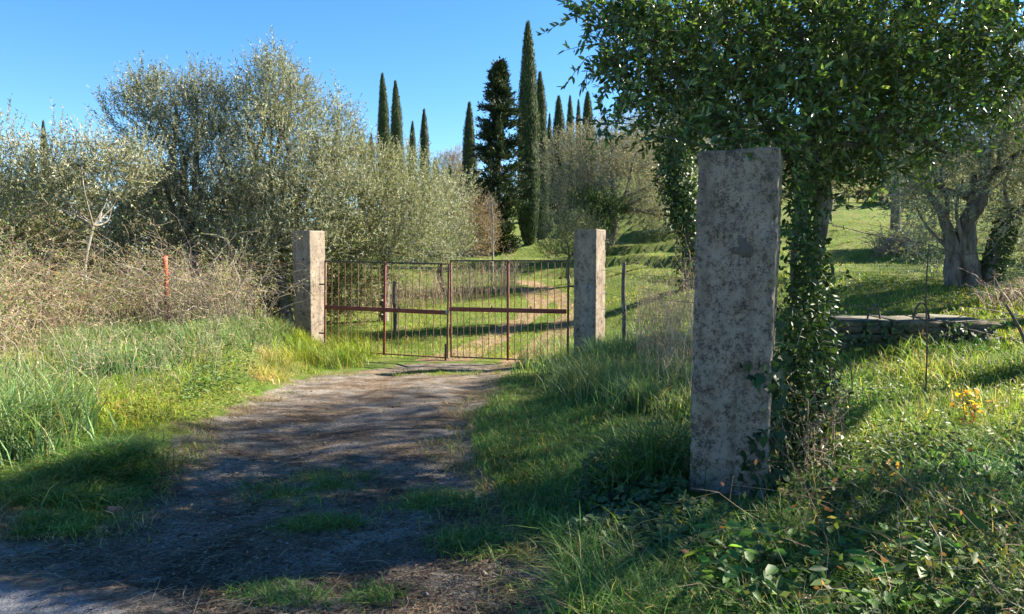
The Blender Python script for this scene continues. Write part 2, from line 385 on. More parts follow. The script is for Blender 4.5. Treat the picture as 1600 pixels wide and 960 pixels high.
# ------------------------------------------------------------------ cover zones, from the photograph onto the ground
TRACK_PX = [(-160, 905), (-160, 872), (20, 858), (140, 838), (195, 775), (250, 712), (300, 668), (385, 624), (465, 594), (560, 579), (640, 566), (800, 566), (790, 585), (765, 615), (742, 655), (735, 700), (765, 770), (825, 840), (870, 915), (880, 1010), (300, 1010)]
def world_poly(px): 
    p = np.array(px, float); return [tuple(q[:2]) for q in G(p[:, 0], p[:, 1])]
TRACK = world_poly(TRACK_PX)
RUT_A = world_poly([(640, 563), (735, 563), (800, 524), (850, 492), (862, 470), (830, 452), (800, 447), (815, 458), (828, 475), (800, 500), (740, 532)])
RUT_B = world_poly([(775, 567), (850, 567), (900, 520), (905, 480), (880, 455), (840, 440), (800, 434), (790, 440), (835, 450), (868, 470), (872, 495), (840, 525)])
FARDIRT = world_poly([(700, 402), (765, 398), (778, 388), (760, 380), (725, 383)])
PATCH = [(*G(480, 757)[0][:2], .42, .42), (*G(672, 782)[0][:2], .3, .3), (*G(500, 921)[0][:2], .38, .13), (*G(690, 581)[0][:2], .85, .5), (*G(745, 842)[0][:2], .22, .2), (*G(500, 815)[0][:2], .25, .12)]
def softmask(x, y, poly, j=.3, n=5, sc=2.4):
    m = np.zeros(np.shape(x))
    for k in range(n):
        m += inpoly(x + j * 2 * n2(x, y, sc, 3, 3.3 + k * 7) + U(-.05, .05), y + j * 2.6 * n2(x, y, sc, 3, 40 + k * 5) + U(-.05, .05), poly)
    return m / n
def patchmask(x, y):
    m = np.zeros(np.shape(x))
    for (a, b, ra, rb) in PATCH:
        q = ((x - a) / ra) ** 2 + ((y - b) / rb) ** 2 + 2.4 * n2(x, y, 2.6, 3, 21)
        m = np.maximum(m, 1 - sstep(.4, 1.3, q))
    return m * sstep(-.16, .0, n2(x, y, 5.0, 3, 88))

# ------------------------------------------------------------------ ground and road
def grid_axis(lo, hi, n, c, k):
    u = np.linspace(np.arcsinh((lo - c) / k), np.arcsinh((hi - c) / k), n); return np.sinh(u) * k + c
gx = grid_axis(-420, 420, 270, -.5, 3.2); gy = grid_axis(-60, 520, 330, 6.5, 3.6)
GX, GY = np.meshgrid(gx, gy); gxf, gyf = GX.ravel(), GY.ravel(); gz = H(gxf, gyf)
mk = np.zeros((len(gxf), 3)); near = (np.hypot(gxf, gyf) < 70)
tr = np.zeros(len(gxf)); ru = np.zeros(len(gxf))
tr[near] = softmask(gxf[near], gyf[near], TRACK) * (1 - .9 * patchmask(gxf[near], gyf[near]))
ru[near] = np.maximum(np.maximum(softmask(gxf[near], gyf[near], RUT_A, .15), softmask(gxf[near], gyf[near], RUT_B, .15)), softmask(gxf[near], gyf[near], FARDIRT, .3))
verge = (1 - sstep(.0, .55, np.abs(road_d(gxf, gyf) - .1) - .1)) * (gxf < 1.2)
mk[:, 0] = np.maximum(tr, verge * .8); mk[:, 1] = ru * .7
cx_ = np.interp(gyf, [3, 5, 8, 11, 14], [-.9, -1.0, -1.25, -1.3, -1.2])
gz = gz - tr * (np.hypot(gxf, gyf) < 20) * (.02 + .03 * np.exp(-((np.abs(gxf - cx_) - .72) / .24) ** 2))
ny, nx_ = GX.shape; ii = (np.arange(ny - 1)[:, None] * nx_ + np.arange(nx_ - 1)[None]).ravel()
gq = np.stack([ii, ii + 1, ii + nx_ + 1, ii + nx_], -1)
def ground_mat():
    m, nt, out = mat_new('ground_cover'); L = nt.links
    a = N_(nt, 'ShaderNodeAttribute', attribute_name='Col'); sp = nt.nodes.new('ShaderNodeSeparateColor'); L.new(a.outputs['Color'], sp.inputs[0])
    tc = nt.nodes.new('ShaderNodeTexCoord'); co = tc.outputs['Object']
    grass = ramp(nt, noise(nt, co, .55, 6, .65), [(.28, (.05, .08, .016)), (.45, (.085, .135, .02)), (.6, (.125, .165, .028)), (.75, (.15, .14, .045))])
    dead = ramp(nt, noise(nt, co, 40, 5, .7), [(.3, (.06, .045, .028)), (.7, (.24, .185, .11))])
    grass = mixc(nt, ramp(nt, noise(nt, co, 2.2, 6, .7), [(.46, (0, 0, 0)), (.64, (.55,) * 3)]), grass, dead)
    gf = ramp(nt, noise(nt, co, 7, 5, .7), [(.3, (.55,) * 3), (.7, (1.35,) * 3)]); grass = mixc(nt, 1.0, grass, gf, 'MULTIPLY')
    gravel = ramp(nt, noise(nt, co, 55, 4, .75), [(.32, (.045, .04, .034)), (.48, (.17, .15, .126)), (.64, (.29, .26, .225)), (.78, (.42, .385, .34))])
    soil = ramp(nt, noise(nt, co, 24, 6, .7), [(.28, (.035, .026, .019)), (.52, (.15, .113, .08)), (.74, (.29, .225, .16))])
    gmix = ramp(nt, noise(nt, co, 1.7, 5, .6), [(.46, (0, 0, 0)), (.58, (1, 1, 1))])
    track = mixc(nt, gmix, gravel, soil)
    tv = ramp(nt, noise(nt, co, 2.9, 4, .6), [(.36, (.5, .47, .44)), (.64, (1.3,) * 3)]); track = mixc(nt, 1.0, track, tv, 'MULTIPLY')
    dirt = ramp(nt, noise(nt, co, 5, 6, .7), [(.3, (.15, .10, .06)), (.6, (.28, .19, .12)), (.8, (.36, .265, .18))])
    edge = noise(nt, co, 6, 5, .7)
    def sharpen(s):
        ad = N_(nt, 'ShaderNodeMath', operation='ADD'); L.new(s, ad.inputs[0]); L.new(edge, ad.inputs[1])
        return ramp(nt, ad.outputs[0], [(.82, (0, 0, 0)), (1.0, (1, 1, 1))])
    def sharp2(s):
        mu = N_(nt, 'ShaderNodeMath', operation='MULTIPLY_ADD'); L.new(edge, mu.inputs[0]); mu.inputs[1].default_value = .9; L.new(s, mu.inputs[2])
        mr = N_(nt, 'ShaderNodeMapRange'); L.new(mu.outputs[0], mr.inputs['Value']); mr.inputs['From Min'].default_value = .72; mr.inputs['From Max'].default_value = 1.05; return mr.outputs[0]
    c = mixc(nt, sharp2(sp.outputs[0]), grass, track); c = mixc(nt, sharp2(sp.outputs[1]), c, dirt)
    p = N_(nt, 'ShaderNodeBsdfPrincipled', Roughness=.95); p.inputs['Specular IOR Level'].default_value = .1; L.new(c, p.inputs['Base Color'])
    b1 = N_(nt, 'ShaderNodeBump', Strength=.9, Distance=.03); L.new(noise(nt, co, 26, 6, .7), b1.inputs['Height'])
    b2 = N_(nt, 'ShaderNodeBump', Strength=.8, Distance=.012); L.new(noise(nt, co, 80, 4, .7), b2.inputs['Height']); L.new(b1.outputs[0], b2.inputs['Normal'])
    L.new(b2.outputs[0], p.inputs['Normal']); L.new(p.outputs[0], out.inputs[0]); return m
ground = tag(mesh_obj('ground', np.stack([gxf, gyf, gz], -1), [gq], ground_mat(), mk, smooth=True), kind='structure')
# asphalt lane the camera stands on
ru_ = np.concatenate([np.linspace(-60, -4.2, 60), np.linspace(-4, 6, 240), np.linspace(6.3, 60, 60)]); rv = np.concatenate([[-5.2, -4, -3, -2, -1.2, -.7, -.4, -.2, -.08, 0]])
RU, RV = np.meshgrid(ru_, rv); wob = .25 * n2(RU, RU * 0, .8, 3) + .16 * n2(RU, RU * 0, 4., 3); RVw = RV + wob * (RV > -.5)
rx = RP[0] + RU * RD[0] + RVw * RN[0]; ry = RP[1] + RU * RD[1] + RVw * RN[1]; rz = Hs(rx, ry) + .012 * sstep(0, .3, -RV) + .012
k = (np.arange(len(rv) - 1)[:, None] * len(ru_) + np.arange(len(ru_) - 1)[None]).ravel()
def road_mat():
    m, nt, out = mat_new('old_asphalt'); tc = nt.nodes.new('ShaderNodeTexCoord'); co = tc.outputs['Object']
    c = ramp(nt, noise(nt, co, 130, 3, .7), [(.35, (.05, .052, .056)), (.55, (.16, .163, .17)), (.72, (.3, .302, .305))])
    c = mixc(nt, ramp(nt, noise(nt, co, 2.5, 5), [(.5, (0, 0, 0)), (.7, (.6,) * 3)]), c, (.11, .1, .085))
    at_ = N_(nt, 'ShaderNodeAttribute', attribute_name='Col'); se = nt.nodes.new('ShaderNodeSeparateColor'); nt.links.new(at_.outputs['Color'], se.inputs[0])
    ma = N_(nt, 'ShaderNodeMath', operation='MULTIPLY_ADD'); nt.links.new(noise(nt, co, 4.5, 6, .7), ma.inputs[0]); ma.inputs[1].default_value = 1.3; nt.links.new(se.outputs[0], ma.inputs[2])
    mr = N_(nt, 'ShaderNodeMapRange'); nt.links.new(ma.outputs[0], mr.inputs['Value']); mr.inputs['From Min'].default_value = 1.0; mr.inputs['From Max'].default_value = 1.25
    dirt = ramp(nt, noise(nt, co, 30, 6, .7), [(.3, (.03, .024, .018)), (.55, (.115, .09, .065)), (.75, (.25, .2, .15))]); c = mixc(nt, mr.outputs[0], c, dirt)
    p = N_(nt, 'ShaderNodeBsdfPrincipled', Roughness=.85); nt.links.new(c, p.inputs['Base Color'])
    b = N_(nt, 'ShaderNodeBump', Strength=.7, Distance=.006); nt.links.new(noise(nt, co, 130, 3), b.inputs['Height']); nt.links.new(b.outputs[0], p.inputs['Normal'])
    nt.links.new(p.outputs[0], out.inputs[0]); return m
tag(mesh_obj('road', np.stack([rx.ravel(), ry.ravel(), rz.ravel()], -1), [np.stack([k, k + 1, k + len(ru_) + 1, k + len(ru_)], -1)], road_mat(), np.repeat(np.clip(1 + RV.ravel() / .34, 0, 1)[:, None], 3, 1), smooth=True), kind='structure')

# ------------------------------------------------------------------ pillars
def pillar_mesh(w, d, z0, z1, seed, taper=.0, amp=.008, K=150, per=18, chip=.03, rad=.018):
    loop = []
    hw, hd = w / 2, d / 2
    for (cx, cy, a0) in ((hw - rad, -hd + rad, -90), (hw - rad, hd - rad, 0), (-hw + rad, hd - rad, 90), (-hw + rad, -hd + rad, 180)):
        for k in range(5):
            a = math.radians(a0 + k * 22.5); loop.append((cx + rad * math.cos(a), cy + rad * math.sin(a), 1.0, math.cos(a), math.sin(a)))
    full = []
    for i in range(len(loop)):
        p = np.array(loop[i]); q = np.array(loop[(i + 1) % len(loop)]); full.append(p)
        if np.hypot(*(q - p)[:2]) > rad * 2:
            for s in range(1, per): f = p + (q - p) * s / per; f[2] = 0; full.append(f)
    full = np.array(full); S = len(full)
    z = np.linspace(z0, z1, K); t = (z - z0) / (z1 - z0)
    X = full[None, :, 0] * (1 - taper * t[:, None]); Y = full[None, :, 1] * (1 - taper * t[:, None]); Z = np.broadcast_to(z[:, None], X.shape).copy()
    nx, ny = np.broadcast_to(full[None, :, 3], X.shape), np.broadcast_to(full[None, :, 4], X.shape)
    P = np.stack([X + seed, Y, Z], -1)
    disp = amp * 2.2 * fbm(P * 6, 4) + amp * 1.2 * fbm(P * 30, 3)
    corner = np.broadcast_to(full[None, :, 2], X.shape)
    disp -= corner * chip * np.maximum(0, fbm(P * 9 + 5, 3) * 2.2 - .25)
    X = X + nx * disp; Y = Y + ny * disp
    Z[-1] += amp * 2.5 * fbm(P[-1] * 8, 3); edge = sstep(z1 - .05, z1, Z)
    mb = MB(); v = np.stack([X, Y, Z], -1)
    rings = [v]; scl = [.985, .9, .6, .25]
    for s in scl:
        top = v[-1].copy(); top[:, :2] *= s; top[:, 2] = z1 + .008 + amp * 2 * fbm(np.stack([top[:, 0] * 9 + seed, top[:, 1] * 9, top[:, 0] * 0], -1), 3); rings.append(top[None])
    v = np.concatenate(rings); K2 = len(v)
    kk = (np.arange(K2 - 1) * S)[:, None]; j = np.arange(S)[None]; j2 = (j + 1) % S
    q = np.stack([kk + j, kk + j2, kk + j2 + S, kk + j + S], -1).reshape(-1, 4)
    mb.add(v.reshape(-1, 3), [q, (K2 - 1) * S + np.arange(S)[None]])
    return mb
def scar(mb, cx, cz, r, y, seed, rz_=1.0):
    """thin irregular plate standing a few mm proud of a face (local x-z plane)"""
    n = 26; an = np.arange(n) / n * 2 * math.pi
    rr = r * (1 + 1.1 * fbm(np.stack([np.cos(an) * 1.5 + seed, np.sin(an) * 1.5, an * 0], -1), 3) * 2 + .25 * np.cos(3 * an + 1.2))
    x = cx + rr * np.cos(an); z = cz + rr * rz_ * np.sin(an)
    v = np.concatenate([np.stack([x, x * 0 + y, z], -1), np.stack([cx + (x - cx) * .93, x * 0 + y - .007, cz + (z - cz) * .93], -1)])
    j = np.arange(n); j2 = (j + 1) % n
    mb.add(v, [np.stack([j, j2, j2 + n, j + n], -1), (n + np.arange(n))[None]])

NP = at(1141, 780, 4.5)
np_base = float(H(NP[0], NP[1])) ; np_top = at(1160, 240, 4.4)[2]
pn = empty('roadside_pillar', (NP[0], NP[1], np_base), 'tall lichen-spotted concrete pillar standing alone beside the leafy evergreen tree', 'pillar', 'concrete pillars', rz=math.radians(-20.5))
pn.rotation_euler = (math.radians(.6), math.radians(1.0), math.radians(-22.5))
pillar_mesh(.45, .43, -.35, np_top - np_base, 3.0, .0, .010, 190, 26, .085).build('shaft', M['concrete_near'], pn, smooth=True)
mb = MB(); scar(mb, .04, np_top - np_base - .56, .055, -.216, 4.2, .8); mb.build('dark_scar', M['dark_patch'], pn)

def gate_pillar(name, px, pytop, Y, w, rz, seed, label):
    p = at(px, 480, Y); b = float(H(p[0], p[1])); zt = at(px, pytop, Y)[2]
    o = empty(name, (p[0], p[1], b), label, 'pillar', 'concrete pillars', rz=rz)
    pillar_mesh(w, w, -.5, zt - b, seed, .0, .006, 110, 12, .03, .02).build('shaft', M['concrete'], o, smooth=True)
    return o, b, zt
pl, plb, plt = gate_pillar('gate_pillar', 484, 362, 15.35, .47, math.radians(-27), 7., 'square concrete gatepost at the bramble end of the rusty gate')
pr, prb, prt = gate_pillar('gate_pillar', 921, 360, 13.35, .44, math.radians(-30), 12., 'square concrete gatepost with pale render patch, rising from the tall grass')
mb = MB()
v = []; zz = np.linspace(-.3, 1.25, 40)
for z in zz:
    e = .02 * math.sin(z * 9) + .03 * float(fbm(np.array([[z * 3., 1.2, 0]]), 3)[0]) * 2
    x0 = -.06 + e; x1 = .19 + .4 * e
    v += [(x0, -.2245, z), (x0 + .012, -.233, z), (x1 - .01, -.233, z), (x1, -.2245, z)]
q = np.array([[4 * i + j, 4 * i + j + 1, 4 * i + 5 + j, 4 * i + 4 + j] for i in range(39) for j in range(3)])
mb.add(v, [q, np.array([[156, 157, 158, 159]])]); mb.build('render_patch', M['render_patch'], pr)
# holes and hinge irons on the left post
for (x, z) in ((.06, 1.52 - plb), (.05, .98 - plb)):
    mb = MB(); scar(mb, x, z, .03, -.236, 1.1 + z); mb.build('dark_hole', M['dark_iron'], pl)

# ------------------------------------------------------------------ the gate
GA = at(506, 480, 14.98)[:2]; GB = at(889, 480, 13.52)[:2]; gd = GB - GA; gw = np.hypot(*gd); grz = math.atan2(gd[1], gd[0])
def leaf(hinge, direction, width, ztop, zbot, sag, label, beam_z, flip):
    o = empty('gate_leaf', (hinge[0], hinge[1], 0), label, 'gate', 'leaves of the double gate')
    o.rotation_euler = (0, sag, grz)
    s = direction
    def part(name, lo, hi, mat, bev=0):
        l = np.array(lo, float); h = np.array(hi, float); l[0], h[0] = min(s * lo[0], s * hi[0]), max(s * lo[0], s * hi[0])
        m = MB(); box(m, l, h, bev); return m.build(name, mat, o)
    part('hinge_stile', (0, -.018, zbot), (.036, .018, ztop), M['rust'], .004)
    part('meeting_stile', (width - .034, -.016, zbot), (width, .016, ztop), M['rust'], .004)
    part('middle_stile', (width / 2 - .022, -.034, zbot - .01), (width / 2 + .022, -.002, ztop + .0), M['red_rust'], .005)
    part('top_rail', (.037, -.016, ztop - .03), (width - .035, .016, ztop - .002), M['dark_iron'], .003)
    part('bottom_rail', (.037, -.014, zbot), (width - .035, .014, zbot + .026), M['rust'], .003)
    part('cross_beam', (.037, -.065, beam_z - .042), (width - .0, -.036, beam_z + .042), M['red_rust'], .006)
    n = 18; xs = np.linspace(0.018, width - .017, n + 1)[1:-1]
    bar = None
    for i, x in enumerate(xs):
        if abs(x - width / 2) < .03: continue
        if bar is None:
            m = MB(); an = np.arange(6) / 6 * 2 * math.pi
            P = np.array([[[0, 0, z] for z in np.linspace(zbot + .02, ztop - .02, 6)]]); tubes(m, P, .0075, 6)
            bar = m.build('bar', M['rust'], o); b = bar
        else:
            b = bar.copy(); COL.objects.link(b)
        b.location = (s * x, U(-.004, .004), 0); b.rotation_euler = (0, U(-.006, .006), U(0, 3))
    for x in (.3 * width, .52 * width + .25 if flip else .62 * width):
        part('beam_lug', (x, -.06, beam_z + .038), (x + .022, -.04, beam_z + .085), M['dark_iron'])
    return o, part
g1, part1 = leaf(GA, 1, gw * .533, 1.505, -.34, math.radians(1.35), 'bramble side leaf of the rusty red barred gate, sagging at its free end', .555, 0)
part1('drop_bolt', (gw * .533 - .055, -.055, -.38), (gw * .533 - .02, -.018, -.06), M['dark_iron'], .004)
part1('latch_plate', (gw * .533 - .05, -.075, .53), (gw * .533 + .03, -.066, .6), M['render_patch'], .002)
part1('hinge_pin', (-.12, -.012, 1.0), (.0, .012, 1.03), M['dark_iron'])
part1('hinge_pin', (-.12, -.012, .0), (.0, .012, .03), M['dark_iron'])
g2, part2 = leaf(GB, -1, gw * .459, 1.5, -.385, math.radians(.15), 'grass side leaf of the rusty red barred gate, next to the patched gatepost', .555, 1)
part2('hinge_pin', (-.14, -.012, 1.0), (.0, .012, 1.03), M['dark_iron'])

# ------------------------------------------------------------------ posts, wires, trough
def simple_post(name, px, pytop, Y, w, mat, label, group, tilt=0, sides=4):
    p = at(px, 480, Y); b = float(H(p[0], p[1])); zt = at(px, pytop, Y)[2]
    m = MB()
    if sides == 4:
        # angle-iron: L section
        t = .18 * w; hh = zt - b
        loop = [(-w / 2, -w / 2), (w / 2, -w / 2), (w / 2, -w / 2 + t), (-w / 2 + t, -w / 2 + t), (-w / 2 + t, w / 2), (-w / 2, w / 2)]
        K = 8; v = [(x, y, z) for z in np.linspace(-.3, hh, K) for x, y in loop]
        q = np.array([[k * 6 + i, k * 6 + (i + 1) % 6, k * 6 + 6 + (i + 1) % 6, k * 6 + 6 + i] for k in range(K - 1) for i in range(6)])
        m.add(v, [q, ((K - 1) * 6 + np.arange(6))[None]])
    else:
        rough_tube(m, [(0, 0, -.3), (.01, 0, (zt - b) * .35), (-.012, .01, (zt - b) * .7), (0, 0, zt - b)], [w * .5, w * .52, w * .47, w * .45], sides, 30, .22, px)
    o = m.build(name, mat); o.location = (p[0], p[1], b); o.rotation_euler = (0, tilt, .5)
    return tag(o, label, 'post', group)
red_post = simple_post('fence_post', 261, 400, 13.6, .085, M['red_post'], 'orange red painted iron post standing in the dry brambles', 'fence posts', math.radians(-.6))
simple_post('fence_post', 975, 410, 12.4, .075, M['bark_dark'], 'thin dark wooden fence post in tall grass beside the patched gatepost', 'fence posts', 0, 8)
simple_post('fence_post', 617, 440, 18.0, .10, M['bark_dark'], 'short dark wooden post seen through the gate bars, in front of the olive bushes', 'fence posts', 0, 8)
FY = 6.6
simple_post('wire_dropper', 1450, 383, FY, .015, M['wire'], 'slender rusty iron rod carrying barbed wire in front of the stone trough', 'fence posts', math.radians(-.5), 6)
mb = MB(); a_, b_ = at(1572, 476, 6.5), at(1640, 600, 6.3); gp = H(b_[0], b_[1])
rough_tube(mb, [a_, at(1600, 530, 6.45), (b_[0], b_[1], gp)], [.012, .015, .017], 7, 20, .3, 2.)
tag(mb.build('leaning_stake', M['bark_dark']), 'thin crooked stick leaning under the barbed wire near the old olive', 'stick')
def wire(pts, label, barbs=True, r=.0038, nm='barbed_wire'):
    pts = np.array(pts, float); n = len(pts); u = np.linspace(0, n - 1, 14 * n)
    P = np.stack([np.interp(u, np.arange(n), pts[:, k]) for k in range(3)], -1); P[1:-1, 2] += .018 * fbm(P[1:-1] * 3, 2)
    m = MB(); tubes(m, P[None], r, 5)
    if barbs:
        L = np.hypot(*(pts[-1] - pts[0])[:2]); nb = int(L / .11)
        for t in np.linspace(.02, .98, nb):
            i = int(t * (len(P) - 1)); c = P[i]; d = rdir(2) * .022
            tubes(m, np.stack([np.stack([c - d[0], c, c + d[0]]), np.stack([c - d[1], c, c + d[1]])]), .0022, 3)
    o = m.build(nm, M['wire']); return tag(o, label, 'wire', 'fence wires')
wire([at(1290, 470, 5.6), at(1421, 495, 6.3), at(1450, 500, FY), at(1485, 504, 6.6), at(1600, 497, 6.6), at(1720, 478, 6.6)], 'barbed wire strand sagging along the top of the stone trough')
wire([at(1300, 352, 5.7), at(1370, 368, 6.2), at(1450, 383, FY), at(1500, 398, 6.6), at(1600, 392, 6.6), at(1720, 372, 6.6)], 'highest barbed wire strand, crossing the old olive trunk')
wire([at(1450, 468, FY), at(1520, 480, 6.6), at(1600, 494, 6.6), at(1720, 500, 6.6)], 'barbed wire strand running from the iron rod to the leaning stick')
wire([at(1505, 512, 6.6), at(1560, 527, 6.6), at(1640, 540, 6.6), at(1720, 548, 6.6)], 'lowest barbed wire strand, over sunny grass past the trough end')
for z, lb in ((428, 'top'), (465, 'middle'), (489, 'bottom')):
    wire([at(940, z - 6, 13.3), at(975, z, 12.4), at(1040, z + 5, 10.5), at(1130, z + 12, 7.5), at(1240, z + 14, 5.4)], lb + ' plain wire strand from the patched gatepost to the thin dark post', False, .003, 'fence_wire')
for z, lb in ((425, 'upper'), (470, 'lower')):
    wire([at(60, z + 8, 12.2), at(261, z, 13.55), at(470, z - 14, 15.1)], lb + ' plain wire strand through the dry brambles to the red post', False, .003, 'fence_wire')

TC = at(1412, 500, 9.2); tb = float(H(TC[0], TC[1])) ; tz = at(1412, 499, 9.0)[2]
tr_o = empty('stone_trough', (TC[0], TC[1], tb), 'low old stone cistern trough with iron hoops on its flat capping', 'trough', rz=math.radians(-8))
hh = tz - tb
mb = MB(); box(mb, (-.8, -.38, -.3), (.8, .38, hh - .09)); mb.build('mortar_core', M['dark_patch'], tr_o)
st_m = []
for k in range(6):
    m = MB(); box(m, (-.5, -.5, -.5), (.5, .5, .5), .16, .085); o = m.build('stone', M['limestone'], tr_o); st_m.append(o.data); bpy.data.objects.remove(o)
def stone(x, y, z, sx, sy, sz, rz=0):
    o = bpy.data.objects.new('stone', st_m[int(R.integers(6))]); COL.objects.link(o); o.parent = tr_o
    o.location = (x, y, z); o.scale = (sx, sy, sz); o.rotation_euler = (U(-.14, .14), U(-.14, .14), rz + U(-.12, .12)); o.scale = (sx * U(.85, 1.05), sy * U(.9, 1.35), sz * U(.8, 1.06))
rows = 3; rh = (hh + .02) / rows
for r_ in range(rows):
    for side in (-1, 1):
        x = -.82
        while x < .78:
            w_ = U(.16, .3); stone(x + w_ / 2, side * .38, -.06 + rh * (r_ + .5) * .93, w_ * .96, .16, rh * .93); x += w_
        y = -.3
        while y < .28:
            w_ = U(.16, .28); stone(side * .8, y + w_ / 2, -.06 + rh * (r_ + .5) * .93, .16, w_ * .96, rh * .93); y += w_
x = -.9
for w_ in (.62, .56, .64):
    m = MB(); box(m, (x, -.47, hh - .075), (x + w_ - .012, .47, hh + U(-.015, .012)), .024, .016); m.build('capping_slab', M['limestone'], tr_o); x += w_
lf = MB(); n = 480; px_ = U(-.95, .95, n); pz_ = U(0, 1, n) ** 1.2 * (hh + .05); kk_ = fbm(np.stack([px_ * 2.2, pz_ * 3, px_ * 0 + 4], -1), 3) > -.02; p = np.stack([px_, -.5 - U(0, .12, n), pz_ - .05], -1)[kk_]; n = len(p)
ivy_leaves(lf, p, rdir(n) + np.array([0, 0, -.5]), nrm(rdir(n) * .6 + np.array([.2, -1, .4])), U(.03, .06, n), pal(n, [(.03, .06, .02), (.06, .10, .03), (.12, .15, .05)], [3, 2, 1], .25)); lf.build('creeper', M['ivy'], tr_o)
def hoop(x, r, y=-.25):
    m = MB(); a = np.linspace(0, math.pi, 15)
    P = np.stack([x + .62 * r * np.cos(a) * np.array(1.), np.full(15, y) + .02 * np.sin(a * 2), hh - .01 + r * 1.5 * np.sin(a)], -1)
    tubes(m, P[None], .012, 6); m.build('iron_hoop', M['dark_iron'], tr_o)
hoop(-.42, .12, -.2); hoop(.12, .145, -.22)

# brick lump and sticks on the track edge
p = G(176, 793)[0]; m = MB(); box(m, (-.05, -.035, -.02), (.05, .035, .05), .014, .006); o = m.build('brick_lump', rust_mat('old_brick', (.16, .085, .06), (.25, .14, .10), (.28, .19, .15), 12)); o.location = p - np.array([0, 0, .012]); o.rotation_euler = (.1, .2, .5); o.scale = (.8, .8, .75)
tag(o, 'small broken reddish brick lump at the grassy track edge', 'brick')
def twig(pxs, label, r=.006, lift=.05, mat='bark_pale'):
    P = np.array([G(a, b)[0] + np.array([0, 0, lift]) for a, b in pxs]); m = MB(); rough_tube(m, P, np.linspace(r, r * .5, len(P)), 6, 24, .3, pxs[0][0]); return tag(m.build('dead_twig', M[mat]), label, 'twig')
twig([(935, 862), (965, 880), (985, 895), (992, 912)], 'short pale dead twig lying on the ivy at the track edge', .008, .10)

# ------------------------------------------------------------------ trees
def twig_crown(mb, clumps, n_per_m2, tl, lpt, Ll, Lw, cols, wts, up=.5, out=.7, fine=False, var=.22, wood=None, wood_c=(.12, .10, .08), spread=.8, shell=.45):
    """clumps: list of (centre, radius-xyz). Leafy twigs start inside each clump and grow out of it"""
    for c, r in clumps:
        c = np.asarray(c, float); r = np.broadcast_to(np.asarray(r, float), 3)
        n = max(6, int(n_per_m2 * (r[0] * r[2] * 4 + r[0] * r[1] * 2)))
        d = rdir(n); rad = U(shell ** 3, 1, n) ** (1 / 3.)
        p0 = c + d * r * rad[:, None] * .9
        td = nrm(d * out + np.array([0, 0, up]) + R.normal(0, .35, (n, 3)))
        L = tl * U(.5, 1.35, n)
        bend = nrm(td + np.array([0, 0, -.35 + up * .5]) * .6)
        if wood is not None:
            P = np.stack([p0, p0 + td * (L * .5)[:, None], p0 + (td * .5 + bend * .5) * L[:, None]], 1)
            tubes(wood, P, np.stack([np.full(n, .0035), np.full(n, .0028), np.full(n, .0012)], 1) * (1 if fine is True else 1.6), 3, wood_c if wood is mb else None)
        t = np.tile((np.arange(lpt) + .5) / lpt, (n, 1)) + U(-.04, .04, (n, lpt))
        pos = p0[:, None] + (td[:, None] * (1 - .5 * t[..., None]) + bend[:, None] * .5 * t[..., None]) * (L[:, None] * t)[..., None]
        pos = pos.reshape(-1, 3); tdr = np.repeat(td, lpt, 0); m = len(pos)
        ld = nrm(tdr * .75 + rdir(m) * spread)
        nn = nrm(rdir(m) + np.array([0, 0, .7]))
        cc = pal(m, cols, wts, var)
        tw = np.repeat(np.exp(R.normal(0, .12, (n, 1))), lpt, 0)
        leaves(mb, pos, ld, nn, Ll * U(.7, 1.2, m), Lw * U(.75, 1.2, m), cc * tw, fine)
def limbs_to(wood, base, fork, clumps, r0, r1=.02, wob=.3, nmax=14, seed=1.):
    base = np.asarray(base, float); fork = np.asarray(fork, float)
    mid = (base + fork) / 2 + np.array([U(-.1, .1), U(-.1, .1), 0]) * np.linalg.norm(fork - base)
    rough_tube(wood, [base - np.array([0, 0, .3]), base, mid, fork], [r0 * 1.6, r0 * 1.25, r0, r0 * .85], 9, 24, .35, seed)
    idx = np.arange(len(clumps)) if len(clumps) <= nmax else R.choice(len(clumps), nmax, replace=False)
    for i in idx:
        c = np.asarray(clumps[i][0], float); d = c - fork; L = np.linalg.norm(d)
        k1 = fork + d * .35 + R.normal(0, .1, 3) * L + np.array([0, 0, -.04]) * L; k2 = fork + d * .7 + R.normal(0, .08, 3) * L
        rough_tube(wood, [fork - d / max(L, .01) * .03, k1, k2, c], [r0 * .55, r0 * .38, r0 * .24, r1 * .6], 7, 18, .3, seed + i)
OL_C = [(.17, .185, .125), (.24, .25, .18), (.36, .365, .29), (.25, .245, .145), (.10, .115, .075)]; OL_W = [3.4, 3.4, 1.3, 1.2, 1.2]
OLG_C = [(.18, .175, .125), (.27, .255, .195), (.13, .125, .09), (.33, .30, .22)]; OLG_W = [3, 3, 2, 1]

def olive_px(label, clumps_px, base_px, baseY, fork_px, forkY, r0, dens, leafL=.095, leafW=.026, cols=OL_C, wts=OL_W, up=.75, name='olive_tree', cat='olive tree', bark='bark_grey', tl=.55, lpt=16, group='olive trees', nl=12):
    b = at(base_px[0], base_px[1], baseY); b[2] = float(H(b[0], b[1]))
    cl = [(at(x, y, Y), (r, r * 1.0, r * rz)) for x, y, Y, r, rz in clumps_px]
    o = empty(name, b, label, cat, group)
    lf, wd = MB(), MB()
    twig_crown(lf, cl, dens * 1.45, tl, lpt, leafL * .85, leafW * .92, cols, wts, up=up, fine='tri', var=.16)
    fk = at(fork_px[0], fork_px[1], forkY)
    limbs_to(wd, b, fk, cl, r0, seed=base_px[0] * .1, nmax=nl)
    wd.build('trunk', M[bark], o, True, b); lf.build('crown', M['olive'], o, False, b)
    return o
